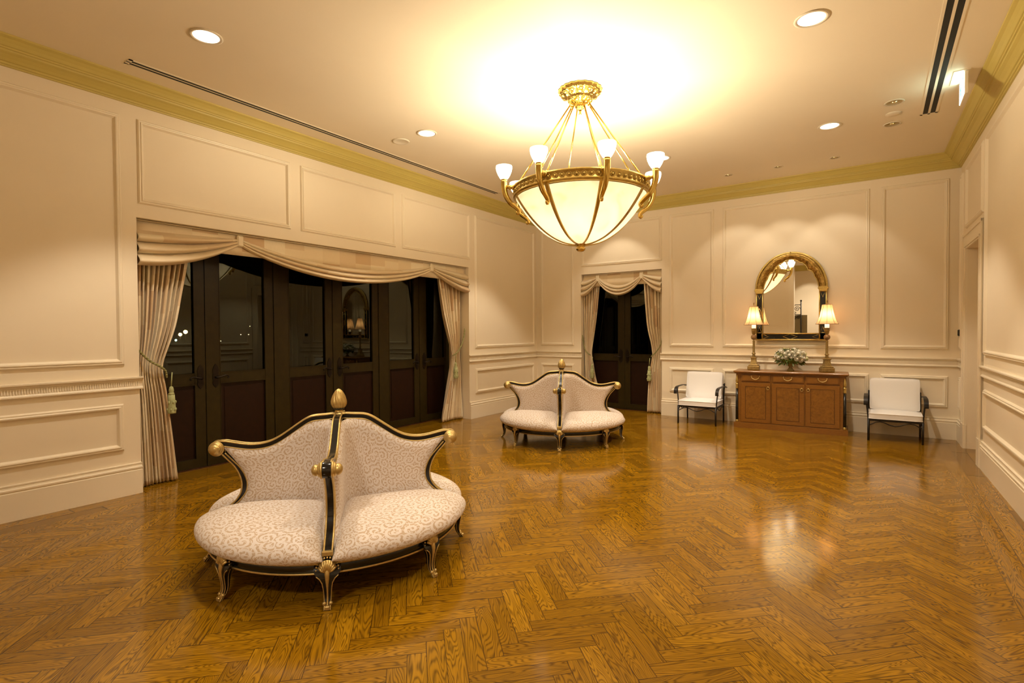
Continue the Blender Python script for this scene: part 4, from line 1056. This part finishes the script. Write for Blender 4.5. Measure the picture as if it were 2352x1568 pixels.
# ------------------------------------------------------------------ iron armchairs
def chair(label,x,y):
    t=thing('iron_armchair',label,'chair',(x,y,0),0,'black iron armchairs with white cushions')
    w=.292; d=.52
    for sx in (-1,1):
        m=MB(); m.tube([(sx*w,0,0),(sx*w,0,.285)],.0135,10); m.build('leg',M['iron'],t)
        m=MB(); m.tube(catmull([(sx*w,d,0),(sx*w,d-.005,.29),(sx*w,d+.01,.45),(sx*w,d+.06,.62)],5),.0125,10); m.build('leg',M['iron'],t)
        m=MB()
        strap=catmull([(sx*(w+.03),d+.02,.560),(sx*(w+.03),d-.10,.585),(sx*(w+.03),d-.25,.590),(sx*(w+.03),.10,.588),(sx*(w+.03),.02,.578),(sx*(w+.03),-.035,.545),(sx*(w+.03),-.050,.500),(sx*(w+.03),-.046,.480)],6)
        m.sweep(strap,(1,0,0),[(-.004,-.025),(.004,-.025),(.004,.025),(-.004,.025)],smooth=False)
        m.tube(catmull([(sx*w,.03,.27),(sx*(w+.012),.035,.42),(sx*(w+.025),.05,.53),(sx*(w+.03),.09,.580)],5),.010,8)
        m.build('armrest',M['iron'],t)
    m=MB()
    for a,b_ in (((-w,0),(w,0)),((-w,d),(w,d)),((-w,0),(-w,d)),((w,0),(w,d))):
        m.cbox(((a[0]+b_[0])/2,(a[1]+b_[1])/2,.278),(abs(a[0]-b_[0])/2+.010,abs(a[1]-b_[1])/2+.010,.013),None,.003)
    for k in range(5): m.box(-w,w,.06+k*.1,.085+k*.1,.280,.290)
    m.tube(catmull([(-w,d+.05,.60),(0,d+.055,.61),(w,d+.05,.60)],4),.010,8)
    m.build('seat_frame',M['iron'],t)
    def wave(p0,p1):
        m=MB(); p0=Vector(p0); p1=Vector(p1); pts=[]
        for i in range(33):
            s=i/32; z=.225-.0+.038*math.sin(s*3*PI) if True else 0
            z=interp([(0,.205),(.06,.222),(.14,.250),(.22,.258),(.30,.250),(.40,.222),(.5,.210),(.6,.222),(.7,.250),(.78,.258),(.86,.250),(.94,.222),(1,.205)],s)
            p=p0.lerp(p1,s); pts.append((p.x,p.y,z))
        m.tube(pts,.0062,8); m.build('wavy_rail',M['iron'],t)
    wave((-w,0,0),(w,0,0)); wave((-w,0,0),(-w,d,0)); wave((w,0,0),(w,d,0))
    def pillow(name,c,hx,hy,hz,rotx):
        m=MB(); Mr=Matrix.Rotation(rotx,4,'X'); c=Vector(c)
        def side(sgn):
            def P(u,v):
                a=2*u-1; b2=2*v-1; e=(1-abs(a)**6)*(1-abs(b2)**6); k=.72+.28*e**.5
                sx_=hx*a*(1-.012*(1-abs(b2)**2)); sy=hy*b2*(1-.012*(1-abs(a)**2))
                # rounded corners
                cr=min(1,(abs(a)**10+abs(b2)**10)); sx_*=1-.03*(abs(a)*abs(b2))**8; sy*=1-.05*(abs(a)*abs(b2))**8
                return c+Mr@Vector((sx_,sy,sgn*hz*k))
            m.grid(P,24,24,None,sgn<0)
        side(1); side(-1)
        # side band
        N=24; ring=[]
        for i in range(N): ring.append((i/N,0.))
        for i in range(N): ring.append((1.,i/N))
        for i in range(N): ring.append((1-i/N,1.))
        for i in range(N): ring.append((0.,1-i/N))
        vs=[];fs=[]
        def edgept(u,v,s_):
            a=2*u-1; b2=2*v-1; k=.72; return c+Mr@Vector((hx*a*(1-.012*(1-abs(b2)**2))*(1-.03*(abs(a)*abs(b2))**8),hy*b2*(1-.012*(1-abs(a)**2))*(1-.05*(abs(a)*abs(b2))**8),s_*hz*k))
        for u,v in ring: vs+=[edgept(u,v,-1),edgept(u,v,1)]
        L_=len(ring)
        for i in range(L_): fs.append((2*i,2*((i+1)%L_),2*((i+1)%L_)+1,2*i+1))
        m.add(vs,fs,True); o=m.build(name,M['cushion'],t)
        p=MB()
        for s_ in (-1,1): p.tube([edgept(u,v,s_) for u,v in ring],.0042,6,closed=True)
        p.build('piping',M['cushion'],o)
    pillow('seat_cushion',(0,.245,.332),.295,.265,.046,0)
    pillow('back_cushion',(0,.475,.585),.283,.222,.050,R(76))
    return t
chair('white-cushioned black iron armchair between the narrow doors and the sideboard',-2.345,8.575)
chair('white-cushioned black iron armchair right of the sideboard near the corner',.215,8.60)

# ------------------------------------------------------------------ iron stand in the foyer (seen in the mirror)
st=thing('iron_screen','tall black wrought iron screen with scrolls behind a dull board, seen in the mirror','screen',(-2.0,-1.0,0))
m=MB()
m.tube([(0,0,0),(0,0,2.40)],.018,8); m.sph((0,0,2.43),.032,10); m.tube([(-.30,0,0),(-.30,0,2.0)],.014,8); m.tube([(.0,0,2.30),(-.16,0,2.30),(-.30,0,2.22)],.012,8); m.tube([(-.60,0,0),(-.60,0,1.96)],.014,8); m.tube([(0,0,.12),(-.60,0,.12)],.012,8); m.tube([(0,0,1.98),(-.3,0,2.0),(-.60,0,1.96)],.012,8)
for cx,cz_,r in ((-.11,2.17,.085),(-.20,2.03,.06),(-.07,1.90,.06),(-.2,1.87,.07)):
    m.tube([(cx+r*(1-i/30)*math.cos(i*.42),0,cz_+r*(1-i/30)*math.sin(i*.42)) for i in range(29)],.010,6)
m.cbox((0,0,.01),(.05,.15,.01)); m.cbox((-.6,0,.01),(.05,.15,.01))
m.build('iron_frame',M['iron'],st)
m=MB(); m.box(-.58,.17,-.10,-.06,0,1.97); m.build('board',M['dullpanel'],st)

# ------------------------------------------------------------------ night outside
cl=[(-60,26.462,.185,.20,'city'),(-60,25.949,-.086,.17,'city'),(-60,25.52,-.672,.10,'citycool'),(-60,32.353,-.141,.04,'city'),(-60,33.273,-.149,.04,'city'),(-60,33.444,.812,.03,'city'),(-60,30.091,-.848,.035,'city')]
lb=['larger orange city light far outside the leftmost glass pane, right of its twin','larger orange city light far outside the leftmost glass pane, left of its twin','greenish city light below the orange pair outside the leftmost pane','faint city light left of its near neighbour in the second glass pane','faint city light right of its near neighbour in the second glass pane','faint city light highest of those in the second glass pane','faint city light lowest of those in the second glass pane']
for (x,y,z,r,mt),l in zip(cl,lb):
    o=thing('street_lamp',l,'city light',(x,y,-6),0,'city lights outside at night')
    m=MB(); m.sph((0,0,z+7.5),r,10); m.build('lamp_globe',M[mt],o)
    m=MB(); m.tube([(0,0,0),(0,0,z+7.5-r)],.05,6); m.build('pole',M['iron'],o)
m=MB(); m.box(-75,-50,10,50,-6.2,-6); m.build('ground_outside',M['under'],kind='structure')

# ------------------------------------------------------------------ world, view
w=bpy.data.worlds.new('night'); S.world=w; w.use_nodes=True; bg=w.node_tree.nodes['Background']; bg.inputs[0].default_value=(.020,.017,.010,1); bg.inputs[1].default_value=.12
S.view_settings.view_transform='Standard'; S.view_settings.look='None'; S.view_settings.exposure=1.12; S.view_settings.gamma=1.0; S.view_settings.use_curve_mapping=False
c=S.cycles
c.use_denoising=True; c.denoising_prefilter='ACCURATE'; c.max_bounces=7; c.diffuse_bounces=4; c.glossy_bounces=3; c.use_adaptive_sampling=True; c.adaptive_threshold=.035; c.transmission_bounces=4; c.transparent_max_bounces=12; c.sample_clamp_indirect=4.0; c.sample_clamp_direct=0; c.blur_glossy=.5; c.caustics_reflective=False; c.caustics_refractive=False
